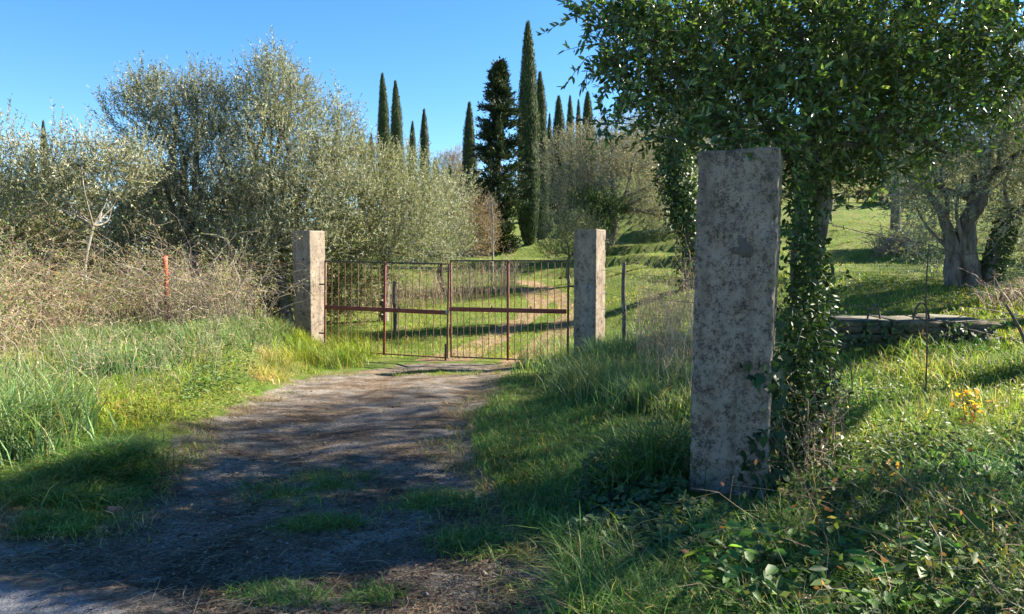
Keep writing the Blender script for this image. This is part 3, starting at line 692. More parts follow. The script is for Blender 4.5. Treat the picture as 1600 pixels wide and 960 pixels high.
# --- left group
olive_px('small olive with slim pale forked trunk behind the brambles', [(-30, 300, 14.5, .8, .9), (20, 265, 15, .7, .8), (70, 275, 15, .65, .8), (120, 262, 15, .6, .8), (170, 262, 15.4, .6, .9), (10, 205, 15, .15, 2.2), (90, 225, 15, .14, 2.2), (140, 215, 15, .14, 2.2), (90, 300, 14.6, .55, .6), (180, 290, 15.2, .6, .7), (30, 320, 14.8, .6, .6), (215, 260, 15.4, .5, .8)],
         (156, 450), 14.6, (146, 352), 14.6, .034, 52, cols=[(.2, .21, .135), (.28, .27, .18), (.36, .35, .26), (.13, .14, .09)], wts=[3, 3, 1.5, 1.5], bark='bark_pale')
olive_px('large olive with the darkest shaded hollow, beside the slim forked olive', [(215, 190, 18, .85, 1), (255, 175, 18.3, .8, 1.1), (300, 190, 18, .95, 1), (345, 185, 18.5, .8, 1.1), (240, 255, 17.6, .9, .9), (310, 265, 17.2, 1, .9), (270, 320, 17, .9, .8), (200, 310, 17.4, .8, .8), (345, 330, 16.8, .9, .9), (290, 370, 16.6, .8, .6), (350, 245, 17.8, .8, 1), (320, 155, 18.8, .6, 1.0), (225, 160, 18.6, .55, 1.0), (375, 390, 16.4, .7, .6), (210, 375, 17.0, .8, .6), (222, 135, 18.4, .16, 2.8), (245, 138, 18.4, .14, 2.6), (308, 128, 18.6, .16, 2.8), (335, 140, 18.6, .14, 2.6), (275, 145, 18.4, .14, 2.4)],
         (300, 470), 17.5, (300, 370), 17.6, .16, 46)
olive_px('tallest olive with feathery upright shoots, rising behind the far gatepost', [(420, 150, 18.5, .8, 1.15), (445, 165, 18.2, .8, 1), (395, 195, 18.2, .9, 1.1), (475, 205, 18.4, .9, 1.1), (520, 215, 18.6, .75, 1), (430, 240, 17.6, 1.1, 1), (500, 270, 17.6, 1, .9), (400, 300, 17.2, 1, .9), (460, 320, 17.0, 1, .8), (530, 310, 17.6, .9, .8), (425, 375, 16.9, .9, .6), (500, 385, 17.2, .8, .6), (430, 118, 18.7, .4, 1.2), (540, 245, 18.6, .55, 1), (385, 375, 16.8, .7, .7), (430, 95, 18.6, .15, 2.6), (412, 115, 18.6, .16, 2.6), (450, 112, 18.6, .16, 2.6), (478, 150, 18.5, .15, 2.6), (528, 160, 18.6, .15, 2.8), (545, 190, 18.6, .14, 2.6), (395, 140, 18.5, .14, 2.4)],
         (450, 470), 17.6, (450, 360), 17.7, .15, 46)
olive_px('broad rounded olive bush behind the bramble side gate leaf', [(560, 275, 19, .9, .9), (600, 280, 19.5, .8, .9), (640, 285, 20, .8, .8), (570, 330, 18.6, 1, .8), (630, 335, 19, 1, .8), (560, 385, 18.2, .8, .7), (610, 390, 18.5, .8, .6), (660, 385, 19, .8, .7), (675, 320, 20, .7, .8), (640, 262, 20.5, .45, 1), (540, 260, 19.5, .6, 1)],
         (600, 480), 19.4, (600, 400), 19.4, .11, 48, cols=[(.19, .205, .12), (.26, .27, .175), (.35, .355, .27), (.12, .14, .08)], wts=[3, 3, 1.6, 1])
olive_px('blue grey olive bush at the far end of the thicket behind the gate', [(690, 330, 24, .9, .9), (700, 370, 23.5, .9, .8), (712, 300, 25, .7, .9), (672, 395, 22.5, .7, .7), (705, 400, 23, .6, .6), (660, 350, 23.5, .7, .7)],
         (690, 460), 24, (690, 400), 24, .10, 44, .10, .03)
for (lb, x, y, Y, s) in (('leafless brown shrub at the foot of the lone round-topped cypress', 738, 345, 38, 1.5), ('tawny winter tree on the ridge beyond the slim cypresses', 712, 262, 78, 2.6)):
    cl = [(x - 12, y + 5, Y, s * .8, 1), (x + 8, y, Y, s * .8, 1.1), (x, y + 22, Y, s * .9, .9), (x + 14, y + 30, Y, s * .7, .9)]
    olive_px(lb, cl, (x, y + 60), Y, (x, y + 40), Y, .1, 26, .13, .03, [(.24, .18, .12), (.30, .23, .16), (.16, .13, .08)], [3, 2, 2], name='winter_shrub', cat='shrub', group='shrubs')
olive_px('small grey green olive bush left of the patched gatepost top', [(875, 375, 26, .75, .9), (905, 365, 26.5, .75, .9), (860, 395, 26, .5, .7), (925, 385, 26, .6, .8), (890, 350, 26.6, .5, .8)], (890, 430), 26.2, (890, 400), 26.2, .06, 60, .08, .024, [(.12, .135, .075), (.17, .18, .11), (.08, .09, .05)], [3, 2, 2], name='olive_bush', cat='bush', group='shrubs')
UND_C = [(.15, .15, .07), (.12, .15, .055), (.22, .19, .11), (.27, .25, .15)]
for i, (x0, lb) in enumerate(((-90, 'scrubby bush under the slim forked olive, at the road end of the thicket'), (60, 'scrubby bush directly behind the slim forked trunk'), (215, 'scrubby bush between the slim forked olive and the red post'), (365, 'scrubby bush between the red post and the gatepost'), (500, 'low scrub just behind the bramble end gatepost'))):
    cl = [(x0 + dx, yy, 18.5 + U(-.8, .8), r_, .9) for dx, yy, r_ in ((-60, 400, .8), (0, 390, .8), (60, 400, .8), (-30, 340, .7), (35, 345, .7), (0, 440, .8), (-55, 445, .7), (55, 445, .7))]
    if i >= 2:
        c = copy_tree(scr_o); bb = at(x0, 480, 18.6); c.location = (bb[0], bb[1], float(H(bb[0], bb[1]))); c.rotation_euler = (0, 0, 3.14 * (i % 2) + U(-.2, .2)); c['label'] = lb; continue
    scr_o = olive_px(lb, cl, (x0, 480), 18.6, (x0, 440), 18.6, .05, 30, .11, .035, UND_C, [3, 2, 2, 1.5], up=.4, name='scrub_bush', cat='bush', bark='bark_dark', group='shrubs', nl=8)
for i, (x0, Y, lb) in enumerate(((-140, 46, 'distant olive behind the slim forked olive, farthest along the thicket'), (-10, 48, 'distant olive seen through the slim forked olive crown'), (120, 45, 'distant olive between the slim forked olive and the dark hollow olive'), (260, 47, 'distant olive behind the large dark hollow olive'), (400, 46, 'distant olive behind the tallest feathery olive'), (520, 50, 'distant olive behind the broad rounded bush'))):
    cl = [(x0 + dx, yy, Y + U(-1.5, 1.5), r_, .9) for dx, yy, r_ in ((-70, 340, 2.0), (0, 320, 2.2), (70, 340, 2.0), (-40, 385, 1.8), (40, 385, 1.8), (0, 290, 1.4))]
    if i < 2:
        far_o = olive_px(lb, cl, (x0, 410), Y, (x0, 380), Y, .2, 10, .24, .08, UND_C, [3, 2, 1, 1.5], up=.4, nl=5, group='far olive trees')
    else:
        c = copy_tree(far_o); bb = at(x0, 410, Y); c.location = (bb[0], bb[1], float(H(bb[0], bb[1]))); c.rotation_euler = (0, 0, U(0, 6)); c['label'] = lb
# --- right middle olives
olive_px('wide grey olive with a bare-looking crown beside the tall cypress pair', [(880, 255, 36, 1.3, 1), (920, 235, 36.5, 1.4, 1), (965, 225, 36, 1.4, 1), (1005, 235, 36, 1.3, 1), (900, 300, 35.4, 1.2, .9), (985, 290, 35, 1.5, .9), (1020, 310, 34.6, 1.1, .9), (940, 270, 35, 1.2, 1), (1035, 265, 35.5, 1.1, 1), (870, 320, 35.6, .9, .9), (905, 335, 35.2, .8, .8), (1000, 335, 34.6, .9, .8), (1030, 345, 34.4, .7, .7), (1060, 330, 34.8, .8, .9)], (950, 380), 35.6, (955, 320), 35.6, .25, 30, .12, .03, OLG_C, OLG_W, up=.45, tl=.7)
olive_px('dark green bush tucked under the wide grey olive crown', [(912, 318, 34, .6, .8), (935, 322, 33.6, .65, .8), (960, 330, 33.6, .65, .7), (925, 345, 33.4, .6, .7), (945, 355, 33.4, .6, .7)], (935, 390), 33.8, (935, 340), 33.8, .08, 44, .1, .04, [(.05, .085, .025), (.08, .12, .03), (.03, .05, .018)], [3, 2, 2], name='evergreen_bush', cat='bush', group='shrubs')
olive_px('grey olive seen between the ivy-clad tree and the lone roadside pillar', [(1075, 225, 27, 1.2, 1), (1030, 215, 27.5, 1, .9), (1110, 240, 27, 1, .9), (1060, 180, 28, 1, .9), (1120, 190, 28, 1, 1)], (1085, 400), 27.3, (1075, 290), 27.3, .16, 30, .1, .026, OLG_C, OLG_W, up=.4)
for i, (x, y, Y, s, lb) in enumerate([(1180, 240, 40, 1.7, 'grey olive on the upper terrace behind the lone roadside pillar'), (1290, 235, 38, 1.7, 'olive on the upper terrace behind the evergreen tree stems'), (1400, 215, 36, 1.6, 'olive on the upper terrace between evergreen tree and old gnarled olive'), (1640, 200, 26, 1.5, 'silvery olive on the terrace behind the old gnarled olive')]):
    cl = [(x + U(-1, 1) * 900 * s / Y * .06 + dx * 26 * s * 36 / Y / 1.7, y + dy * 24, Y + U(-.8, .8), s * .8, .9) for dx, dy in ((-1.3, .3), (-.6, -.6), (.2, -.9), (.9, -.5), (1.4, .4), (0, .4), (-.7, 1), (.7, 1))]
    gy_ = 330 if Y > 30 else 400
    olive_px(lb, cl, (x, gy_), Y, (x, y + 40), Y, .2, 14, .15, .042, OLG_C if i < 2 else OL_C, OLG_W if i < 2 else OL_W, up=.35, tl=.6)

# --- cypresses
CY_C = [(.032, .055, .02), (.05, .08, .027), (.08, .10, .036), (.02, .035, .014)]
def cypress_mesh(seed, lump, n=17000, slim=1.0):
    """unit cypress: height 1, widest radius about .075"""
    def rad(t, a):
        base = np.interp(t, [0, .03, .12, .35, .6, .8, .92, 1], [.35, .62, .9, 1, .9, .64, .38, .07]) * .075 * slim
        q = np.stack([np.cos(a) * 1.3 + seed, np.sin(a) * 1.3, t * 9], -1)
        return base * (1 + lump * 2 * fbm(q, 3))
    na, nt_ = 20, 60
    T, A = np.meshgrid(np.linspace(.0, .985, nt_), np.arange(na) / na * 2 * math.pi, indexing='ij')
    rr = rad(T, A) * .82; v = np.stack([rr * np.cos(A), rr * np.sin(A), T], -1).reshape(-1, 3)
    kk = (np.arange(nt_ - 1) * na)[:, None]; j = np.arange(na)[None]; j2 = (j + 1) % na
    mb = MB(); mb.add(v, [np.stack([kk + j, kk + j2, kk + j2 + na, kk + j + na], -1).reshape(-1, 4)], np.array([.022, .036, .014]))
    t = 1 - np.sqrt(U(0, 1, n)) * .995; t = np.where(U(0, 1, n) < .35, U(0, 1, n), t); a = U(0, 2 * math.pi, n); r_ = rad(t, a) * U(.78, 1.02, n)
    p = np.stack([r_ * np.cos(a), r_ * np.sin(a), t * .985], -1)
    o_ = np.stack([np.cos(a), np.sin(a), np.zeros(n)], -1)
    d = nrm(o_ * U(.05, .75, n)[:, None] + np.array([0, 0, 1.]) + R.normal(0, .25, (n, 3)))
    leaves(mb, p, d, nrm(o_ + R.normal(0, .35, (n, 3))), U(.010, .022, n), U(.003, .006, n), pal(n, CY_C, [2, 3, 2, 2], .2))
    return mb
def conifer_mesh(n_br=330, seed=0):
    mb = MB(); 
    T, A = np.meshgrid(np.linspace(.02, .9, 30), np.arange(14) / 14 * 2 * math.pi, indexing='ij')
    for i in range(n_br):
        t = U(.0, 1) ** 1.15 * .97 + .01; a = U(0, 6.283); Lb = .125 * np.interp(t, [0, .15, .35, .65, .85, 1], [.6, .95, 1, .72, .4, .05]) * U(.5, 1.35)
        d = np.array([math.cos(a), math.sin(a), U(.0, .7)]); d = d / np.linalg.norm(d)
        m = 95; s = U(.1, 1, m) ** .8; p = np.array([0, 0, t]) + d * (Lb * s)[:, None] + R.normal(0, .008, (m, 3))
        dd = nrm(d + R.normal(0, .45, (m, 3)) + np.array([0, 0, .5]))
        leaves(mb, p, dd, rdir(m), U(.012, .026, m), U(.004, .009, m), pal(m, [(.022, .036, .018), (.035, .055, .025), (.05, .072, .036)], [3, 3, 1.5], .2))
    return mb
cy_mesh = [cypress_mesh(1., .2).build('crown', M['cypress']).data, cypress_mesh(9., .34, 15000).build('crown', M['cypress']).data, cypress_mesh(5., .3, 9000).build('crown', M['cypress']).data, conifer_mesh().build('crown', M['cypress']).data]
for o in [o for o in COL.objects if o.name.startswith('crown') and o.parent is None]: bpy.data.objects.remove(o)
tm = MB(); rough_tube(tm, [(0, 0, -.04), (0, 0, .1), (0, 0, .5), (0, 0, .95)], [.022, .016, .01, .002], 7, 16, .15); _t = tm.build('trunk', M['bark_dark'], None, True); cy_trunk = _t.data; bpy.data.objects.remove(_t)
def cypress(px, top, bot, Y, w_px, kind, label):
    b = at(px, bot, Y); t = at(px, top, Y); g = float(H(b[0], b[1])); z0 = min(g, b[2]) - .1
    hgt = t[2] - z0; wid = w_px * (1.0 if kind == 3 else 1.14) * Y / F_PX; r_unit = (.15, .155, .152, .22)[kind]
    o = empty('cypress_tree', (b[0], b[1], z0), label, 'cypress', 'cypresses on the slope', rz=U(0, 6))
    o.rotation_euler = (U(-.02, .02), U(-.02, .02), o.rotation_euler[2])
    for nm, me in (('trunk', cy_trunk), ('crown', cy_mesh[kind])):
        c = bpy.data.objects.new(nm, me); COL.objects.link(c); c.parent = o; c.scale = (wid / r_unit, wid / r_unit, hgt)
    return o
for a in [(826, 33, 376, 45, 31, 0, 'tallest cypress, a slender pointed column rising far above the rest'),
          (846, 110, 352, 48, 24, 1, 'slim cypress pressed close behind the tallest cypress'),
          (779, 95, 396, 41, 76, 3, 'wide shaggy dark cypress between lone round-topped cypress and tallest cypress'),
          (733, 158, 308, 52, 22, 1, 'round-topped narrow cypress standing just behind the wide shaggy one'),
          (604, 114, 300, 62, 20, 0, 'taller of the twin slim cypresses above the olive bushes'),
          (622, 126, 300, 60, 21, 1, 'shorter of the twin slim cypresses above the olive bushes'),
          (663, 168, 300, 66, 17, 2, 'pointed young cypress standing by itself between the twins and the shaggy cypress'),
          (642, 188, 300, 70, 14, 2, 'thin low cypress between the twins and the pointed young cypress'),
          (580, 208, 300, 85, 14, 2, 'low dark cypress top just beside the twin cypresses above the olive'),
          (565, 208, 300, 88, 13, 2, 'low pale cypress tip closest to the tallest olive shoots'),
          (681, 246, 310, 85, 12, 2, 'stubby cypress tip above the blue grey olive bush'),
          (703, 258, 310, 75, 12, 1, 'stubby leaning dark cypress by the tawny ridge tree'),
          (73, 186, 330, 75, 15, 2, 'lone cypress tip showing above the slim forked olive'),
          (57, 218, 330, 80, 12, 1, 'lower dark cypress tip beside the lone cypress tip'),
          (874, 148, 300, 62, 24, 1, 'greyish cypress behind the wide grey olive'),
          (893, 148, 300, 72, 15, 2, 'narrow dark conifer spire between greyish cypress and small pointed one'),
          (904, 154, 300, 75, 12, 2, 'small pointed cypress next to the narrow dark spire'),
          (922, 142, 300, 58, 22, 0, 'dark columnar cypress half hidden by the evergreen tree leaves'),
          (858, 176, 310, 66, 12, 2, 'short blue green cypress between the slim tall pair and the greyish one')]:
    cypress(*a)
# bare sapling
b = at(769, 400, 30); b[2] = float(H(b[0], b[1])); wd = MB(); tp = at(768, 306, 30)
rough_tube(wd, [b, b + (tp - b) * .5 + np.array([.05, 0, 0]), tp], [.05, .035, .01], 6, 14, .2)
n = 70; s = U(.3, .98, n); p0 = b + (tp - b) * s[:, None]; a = U(0, 6.28, n); L = U(.3, .9, n) * (1.15 - s)
d = np.stack([np.cos(a), np.sin(a), U(.5, 1.4, n)], -1)
tubes(wd, np.stack([p0, p0 + d * (L * .5)[:, None], p0 + d * L[:, None] + np.array([0, 0, .1])], 1), np.array([[.012, .008, .004]]), 4)
o = empty('bare_sapling', b, 'thin leafless grey sapling in front of the wide shaggy cypress', 'tree'); wd.build('trunk', M['bark_pale'], o, True, b)

# --- far ridge of woodland (individual crowns cannot be told apart)
lf = MB(); cl = []
for i in range(150):
    Y = U(85, 170); x = U(-.12 if Y < 110 else -.2, .9) * Y; z = float(H(x, Y)); r_ = U(1.8, 3.4); cl.append(((x, Y, z + r_ * .7), (r_, r_, r_ * .9)))
for i in range(46):
    Y = U(50, 88); x = U(.33, .78) * Y; z = float(H(x, Y)); r_ = U(1.3, 2.4); cl.append(((x, Y, z + r_ * .7), (r_, r_, r_ * .9)))
twig_crown(lf, cl, 1.7, 1.1, 8, .5, .22, [(.14, .135, .085), (.19, .165, .11), (.075, .095, .045), (.24, .19, .13)], [3, 2, 3, 1], up=.3, fine='tri')
tag(lf.build('far_woodland', M['olive']), 'hazy olive brown wood covering the far ridge behind the cypresses', 'woodland', kind='stuff')

# --- ivy-clad tree by the pillar
b = at(1083, 412, 20); b[2] = float(H(b[0], b[1])); o = empty('ivy_clad_tree', b, 'leaning tree trunk smothered in dark ivy, in front of the grassy terrace', 'tree', 'trees among the terraces')
wd = MB(); ctrl = [b, at(1078, 360, 20), at(1062, 310, 20), at(1055, 260, 20.1), at(1065, 200, 20.2)]
P = rough_tube(wd, ctrl, [.22, .2, .17, .15, .08], 9, 30, .3); wd.build('trunk', M['bark_dark'], o, True, b)
lf = MB(); n = 6500; k = R.integers(0, len(P), n); a = rdir(n); rr = U(.15, .55, n) * np.interp(k, [0, 8, 18, 29], [.9, 1.1, 1.3, 1.1])
p = P[k] + a * rr[:, None]; ivy_leaves(lf, p, rdir(n) + np.array([0, 0, -.6]), nrm(a + rdir(n) * .6), U(.06, .11, n), pal(n, [(.028, .055, .018), (.045, .085, .025), (.07, .12, .035)], [3, 3, 1], .2)); lf.build('ivy', M['ivy'], o, False, b)
lf = MB(); cl = [(at(x, y, Y), (r_, r_, r_ * .9)) for x, y, Y, r_ in ((1050, 170, 20, .8), (1090, 190, 20, .8), (1110, 150, 20.5, .8), (1020, 150, 20, .7))]
twig_crown(lf, cl, 40, .5, 12, .08, .026, OLG_C, OLG_W, up=.4); lf.build('crown', M['olive'], o, False, b)

# --- old gnarled olive
b = at(1522, 462, 13.2); b[2] = float(H(b[0], b[1])); o = empty('gnarled_olive_tree', b, 'old gnarled olive with several twisted grey stems and ivy, beyond the barbed wire', 'olive tree', 'olive trees')
wd = MB(); Y = 13.2
def q(x, y, dy=0): return at(x, y, Y + dy)
rough_tube(wd, [q(1518, 480), q(1516, 440), q(1508, 390), q(1512, 345), q(1532, 310), q(1540, 262), q(1525, 225, .3), q(1500, 195, .5)], [.37, .29, .21, .15, .12, .085, .06, .02], 28, 90, .5, 3.3)
rough_tube(wd, [q(1500, 475, -.1), q(1490, 440, -.1), q(1488, 395), q(1478, 350), q(1462, 318), q(1440, 285), q(1425, 240, .2)], [.2, .16, .13, .1, .06, .04, .015], 22, 64, .5, 8.1)
rough_tube(wd, [q(1536, 478, -.15), q(1545, 430, -.1), q(1556, 380), q(1578, 345), q(1605, 320), q(1640, 270, .2)], [.18, .14, .11, .08, .05, .02], 22, 60, .5, 5.5)
rough_tube(wd, [q(1532, 312), q(1502, 305), q(1480, 298), q(1462, 285), q(1450, 250, .2)], [.09, .07, .05, .035, .012], 8, 20, .35, 1.5)
rough_tube(wd, [q(1538, 285), q(1560, 265), q(1580, 248), q(1610, 225), q(1640, 190)], [.085, .07, .05, .03, .012], 8, 20, .35, 2.5)
rough_tube(wd, [q(1515, 360, .1), q(1520, 300, .3), q(1522, 270, .4)], [.12, .08, .05], 8, 20, .35, 6.5)
for k_, (pts, r0) in enumerate((([(1540, 262), (1550, 220), (1535, 180), (1545, 130)], .05), ([(1525, 225), (1495, 215), (1470, 190)], .04), ([(1478, 350), (1480, 310), (1470, 270), (1490, 230)], .05), ([(1556, 380), (1575, 330), (1570, 290), (1590, 240)], .05), ([(1508, 390), (1495, 330), (1505, 280)], .05), ([(1560, 265), (1565, 225), (1590, 190)], .035), ([(1488, 395), (1465, 372), (1445, 350), (1430, 320)], .045))):
    rough_tube(wd, [q(x, y, .15 * math.sin(k_ + i)) for i, (x, y) in enumerate(pts)], np.linspace(r0, .012, len(pts)), 8, 22, .4, k_ * 2.)
wd.build('trunk', M['bark_grey'], o, True, b)
cl = [(at(x, y, Yq), (r_, r_, r_ * .9)) for x, y, Yq, r_ in ((1450, 250, 13.6, .5), (1440, 310, 13.8, .4), (1490, 170, 13.6, .6), (1560, 160, 13.6, .7), (1620, 200, 13.4, .7), (1600, 290, 13.8, .5), (1580, 350, 14.2, .45), (1640, 300, 13.6, .6), (1460, 350, 14.2, .35), (1500, 260, 14.6, .5), (1560, 300, 14.6, .45), (1520, 100, 13.5, .8), (1620, 110, 13.5, .8), (1680, 240, 13, .8), (1440, 140, 13.6, .6), (1580, 400, 14.4, .35), (1425, 280, 13.4, .45), (1460, 220, 13.2, .45), (1500, 310, 14.4, .4), (1590, 250, 13.0, .45), (1455, 390, 14.6, .4), (1620, 360, 13.6, .5), (1560, 230, 14.0, .5), (1470, 300, 12.8, .35), (1560, 275, 12.7, .35), (1600, 330, 12.6, .4), (1440, 345, 13.0, .3), (1530, 200, 12.8, .4), (1590, 170, 12.8, .45), (1495, 235, 12.9, .3))]
lf = MB(); twig_crown(lf, cl, 120, .5, 15, .075, .019, OL_C, OL_W, up=.2, fine='tri'); lf.build('crown', M['olive'], o, False, b)
lf = MB(); n = 1500; t = U(0, 1, n); P0 = np.stack([np.interp(t, [0, .5, 1], [q(1530, 465)[k], q(1548, 410)[k], q(1572, 340)[k]]) for k in range(3)], -1) + rdir(n) * .2 + np.array([0, -.1, 0])
ivy_leaves(lf, P0, rdir(n), rdir(n), U(.04, .07, n), pal(n, [(.03, .055, .02), (.05, .085, .03)], [2, 1], .2)); lf.build('ivy', M['ivy'], o, False, b)

# --- the evergreen tree by the roadside pillar
TB = at(1262, 700, 5.15); TB[2] = float(H(TB[0], TB[1]))
o = empty('evergreen_tree', TB, 'glossy dark evergreen tree arching over the lone roadside pillar', 'tree')
wd = MB(); q5 = lambda x, y, Y=5.2: at(x, y, Y)
rough_tube(wd, [TB - np.array([0, 0, .2]), TB, q5(1262, 560), q5(1272, 420), q5(1284, 340), q5(1272, 260), q5(1262, 160), q5(1250, 40, 5.3)], [.085, .07, .058, .052, .048, .042, .035, .02], 9, 60, .25, 1.)
rough_tube(wd, [TB + np.array([.05, .1, -.1]), q5(1282, 560, 5.3), q5(1268, 420, 5.35), q5(1258, 300, 5.4), q5(1290, 200, 5.4), q5(1350, 90, 5.4)], [.045, .036, .03, .026, .022, .014], 8, 46, .25, 2.)
rough_tube(wd, [TB + np.array([-.04, .12, -.1]), q5(1250, 560, 5.4), q5(1240, 420, 5.5), q5(1246, 290, 5.5), q5(1200, 200, 5.4), q5(1120, 110, 5.2), q5(1010, 60, 5.1)], [.035, .03, .026, .024, .02, .016, .01], 8, 46, .25, 3.)
for k_, (pts) in enumerate([[(1272, 262), (1330, 205), (1420, 165), (1520, 120)], [(1268, 230), (1190, 180), (1090, 165), (1000, 150)], [(1262, 170), (1340, 100), (1440, 50)], [(1258, 120), (1180, 60), (1100, 20)], [(1290, 220), (1370, 230), (1450, 215)], [(1272, 250), (1230, 215), (1150, 195)], [(1330, 205), (1400, 205), (1480, 240)]]):
    P = [q5(x, y, 5.2 + .12 * math.sin(i * 2 + k_)) for i, (x, y) in enumerate(pts)]
    rough_tube(wd, P, np.linspace(.026, .008, len(P)), 6, 22, .3, k_ + 4.)
cl_px = [(965, -10, 5.2, .26), (930, 15, 5.15, .16), (925, 75, 5.05, .1), (945, 190, 5.0, .07), (1125, 222, 4.5, .12), (1165, 225, 4.45, .1), (1205, 232, 4.5, .12), (1238, 252, 4.7, .13), (1270, 300, 5.0, .1), (995, 55, 5.0, .28), (1025, 120, 5.0, .28), (985, 125, 4.9, .13), (1005, 175, 5, .13), (1060, 60, 5, .45), (1060, 165, 4.9, .28), (1020, 0, 5.4, .4), (1150, 60, 4.9, .45), (1150, 165, 4.75, .32), (1110, 205, 4.8, .18), (1250, 60, 4.9, .45), (1240, 180, 4.85, .36), (1180, 220, 4.8, .16), (1350, 60, 5, .45), (1345, 180, 5, .38), (1320, 245, 5.1, .22), (1450, 50, 5.1, .45), (1440, 160, 5.2, .34), (1400, 225, 5.1, .2), (1465, 215, 5.3, .15), (1535, 60, 5.4, .38), (1540, 140, 5.4, .22), (1610, 50, 5.5, .35), (1280, 275, 5.1, .14), (1350, 275, 5.2, .12), (1300, 305, 5.15, .11), (1390, 262, 5.2, .14), (1245, 262, 4.95, .12), (1130, 225, 4.8, .1), (1120, 150, 6.6, .5), (1280, 120, 6.8, .55), (1420, 90, 7.0, .5), (1350, 200, 6.6, .35),
         (1180, 200, 5.7, .3), (1060, 190, 5.6, .25), (1420, 200, 5.8, .3), (1500, 120, 5.9, .35), (1580, 110, 5.6, .3), (1290, 130, 5.8, .5), (1130, 110, 5.8, .5), (1420, 110, 6.0, .5), (1020, 95, 5.7, .4), (1210, 20, 6.0, .6), (1380, 10, 6.2, .6), (1080, 0, 6, .5)]
cl_px += [(x, y, Yq, .5) for y in (-60,) for x in range(1180, 1650, 105) for Yq in (5.1,)]
cl_px += [(x, -110, 4.2, .42) for x in range(1150, 1700, 110)] + [(x, -230, 4.3, .42) for x in range(1450, 1800, 110)]  # unseen crown above the frame, extended towards the camera to shade the foreground
cl = [(at(x, y, Yq), (r_, r_, r_ * .85)) for x, y, Yq, r_ in cl_px]
EV_C = [(.05, .095, .027), (.075, .135, .035), (.115, .185, .05), (.2, .28, .07)]
n_in = sum(1 for c in cl_px if c[1] > -55)
lf = MB(); twig_crown(lf, cl[n_in:], 26, .28, 13, .064, .024, EV_C, [3.5, 3.5, 2, .7], up=.25, fine=True, wood=wd, spread=.9, shell=.3)
twig_crown(lf, cl[:n_in], 98, .28, 13, .06, .023, EV_C, [3.5, 3.5, 2, .7], up=.25, fine=True, wood=wd, spread=.9, shell=.3)
for (x, y) in ((892, 20), (885, 45), (905, 118), (918, 148), (900, 150)):
    pass
wd.build('trunk', M['bark_dark'], o, True, TB); lf.build('crown', M['leaf_dark'], o, False, TB)
# ivy and suckers round its foot
io = empty('ivy_climber', TB + np.array([-.15, -.1, 0]), 'glossy ivy and leafy suckers climbing between lone roadside pillar and evergreen trunk', 'ivy')
lf = MB(); st = MB(); n = 5200
y_px = 235 + 520 * U(0, 1, n) ** .55; cx = np.interp(y_px, [235, 330, 430, 560, 640, 720], [1248, 1252, 1268, 1262, 1258, 1262]); hw = np.interp(y_px, [235, 330, 430, 560, 640, 720], [18, 26, 42, 44, 52, 58])
p = at(cx + R.normal(0, .48, n) * hw, y_px, 4.95 + R.normal(0, .16, n)); 
leaves(lf, p, rdir(n) + np.array([0, -.2, -.2]), nrm(rdir(n) + np.array([.5, -.5, .4])), U(.035, .065, n), U(.018, .03, n), pal(n, [(.035, .07, .02), (.055, .1, .028), (.09, .15, .04)], [3, 3, 1.5], .22), True)
n = 700; y_px = U(500, 800, n); p = at(1195 + R.normal(0, 16, n), y_px, 4.28 + R.normal(0, .05, n) + .02); k_ = (fbm(p * 5, 2) > -.02)
p = p[k_]; n = len(p); ivy_leaves(lf, p, rdir(n) * .6 + np.array([0, 0, -.8]), nrm(rdir(n) * .5 + np.array([.1, -1, .2])), U(.045, .08, n), pal(n, [(.02, .05, .016), (.035, .075, .022)], [2, 1], .2))
n = 36; x0 = U(1225, 1310, n); P = np.stack([at(x0 + U(-25, 25, n), yy + U(-10, 10, n), 4.95 + U(-.15, .2, n)) for yy in (735, 700, 660, 620, 570)], 1); P[:, 1:-1] += R.normal(0, .035, (n, 3, 3))
tubes(st, P, np.array([[.007, .006, .005, .004, .003]]) * U(.5, 1.2, (n, 1)), 4)
st.build('stems', M['bark_dark'], io, True, TB + np.array([-.15, -.1, 0])); lf.build('foliage', M['ivy'], io, False, TB + np.array([-.15, -.1, 0]))

# --- trees outside the frame on the sunny side, whose shade dapples the track
def side_tree(x, y, h0, h1, rad, label, dens=15, seed=1):
    b = np.array([x, y, float(H(x, y))]); cl = []
    for k in range(15):
        a = U(0, 6.28); r_ = rad * math.sqrt(U(0, 1)) ; cl.append(((x + r_ * math.cos(a), y + r_ * math.sin(a), b[2] + U(h0, h1)), (rad * .34,) * 2 + (rad * .3,)))
    o = empty('olive_tree', b, label, 'olive tree', 'olive trees'); lf, wd = MB(), MB()
    twig_crown(lf, cl, dens * 1.2, .6, 14, .095, .028, OL_C, OL_W, up=.3, fine='tri'); limbs_to(wd, b, b + np.array([.1, .1, h0 * .7]), cl, .16, seed=seed)
    wd.build('trunk', M['bark_grey'], o, True, b); lf.build('crown', M['olive'], o, False, b)
    return o
side_tree(9.0, 10.2, 4.6, 7.2, 1.9, 'tall thin-crowned olive outside the view, shading the middle of the track', 30, 2)
side_tree(6.3, 4.7, 2.8, 5.0, 1.5, 'roadside olive outside the view, dappling the near verge and asphalt edge', 26, 4)
side_tree(7.8, 8.0, 4.6, 6.4, 1.4, 'slim tall olive outside the view, dappling the wheel ruts', 15, 6)
st4 = side_tree(11.4, 12.6, 5.4, 8.0, 1.9, 'tall olive outside the view, shading the track before the gate', 20, 5)
for x, y, lb in ((17.0, 18.5, 'first'), (21.0, 23.5, 'second'), (25.5, 29.0, 'third'), (29.0, 35.0, 'fourth')):
    c = copy_tree(st4); c.location = (x, y, float(H(x, y)) - .8); c.rotation_euler = (0, 0, x); c['label'] = lb + ' olive up the slope outside the view, shading the terraces'

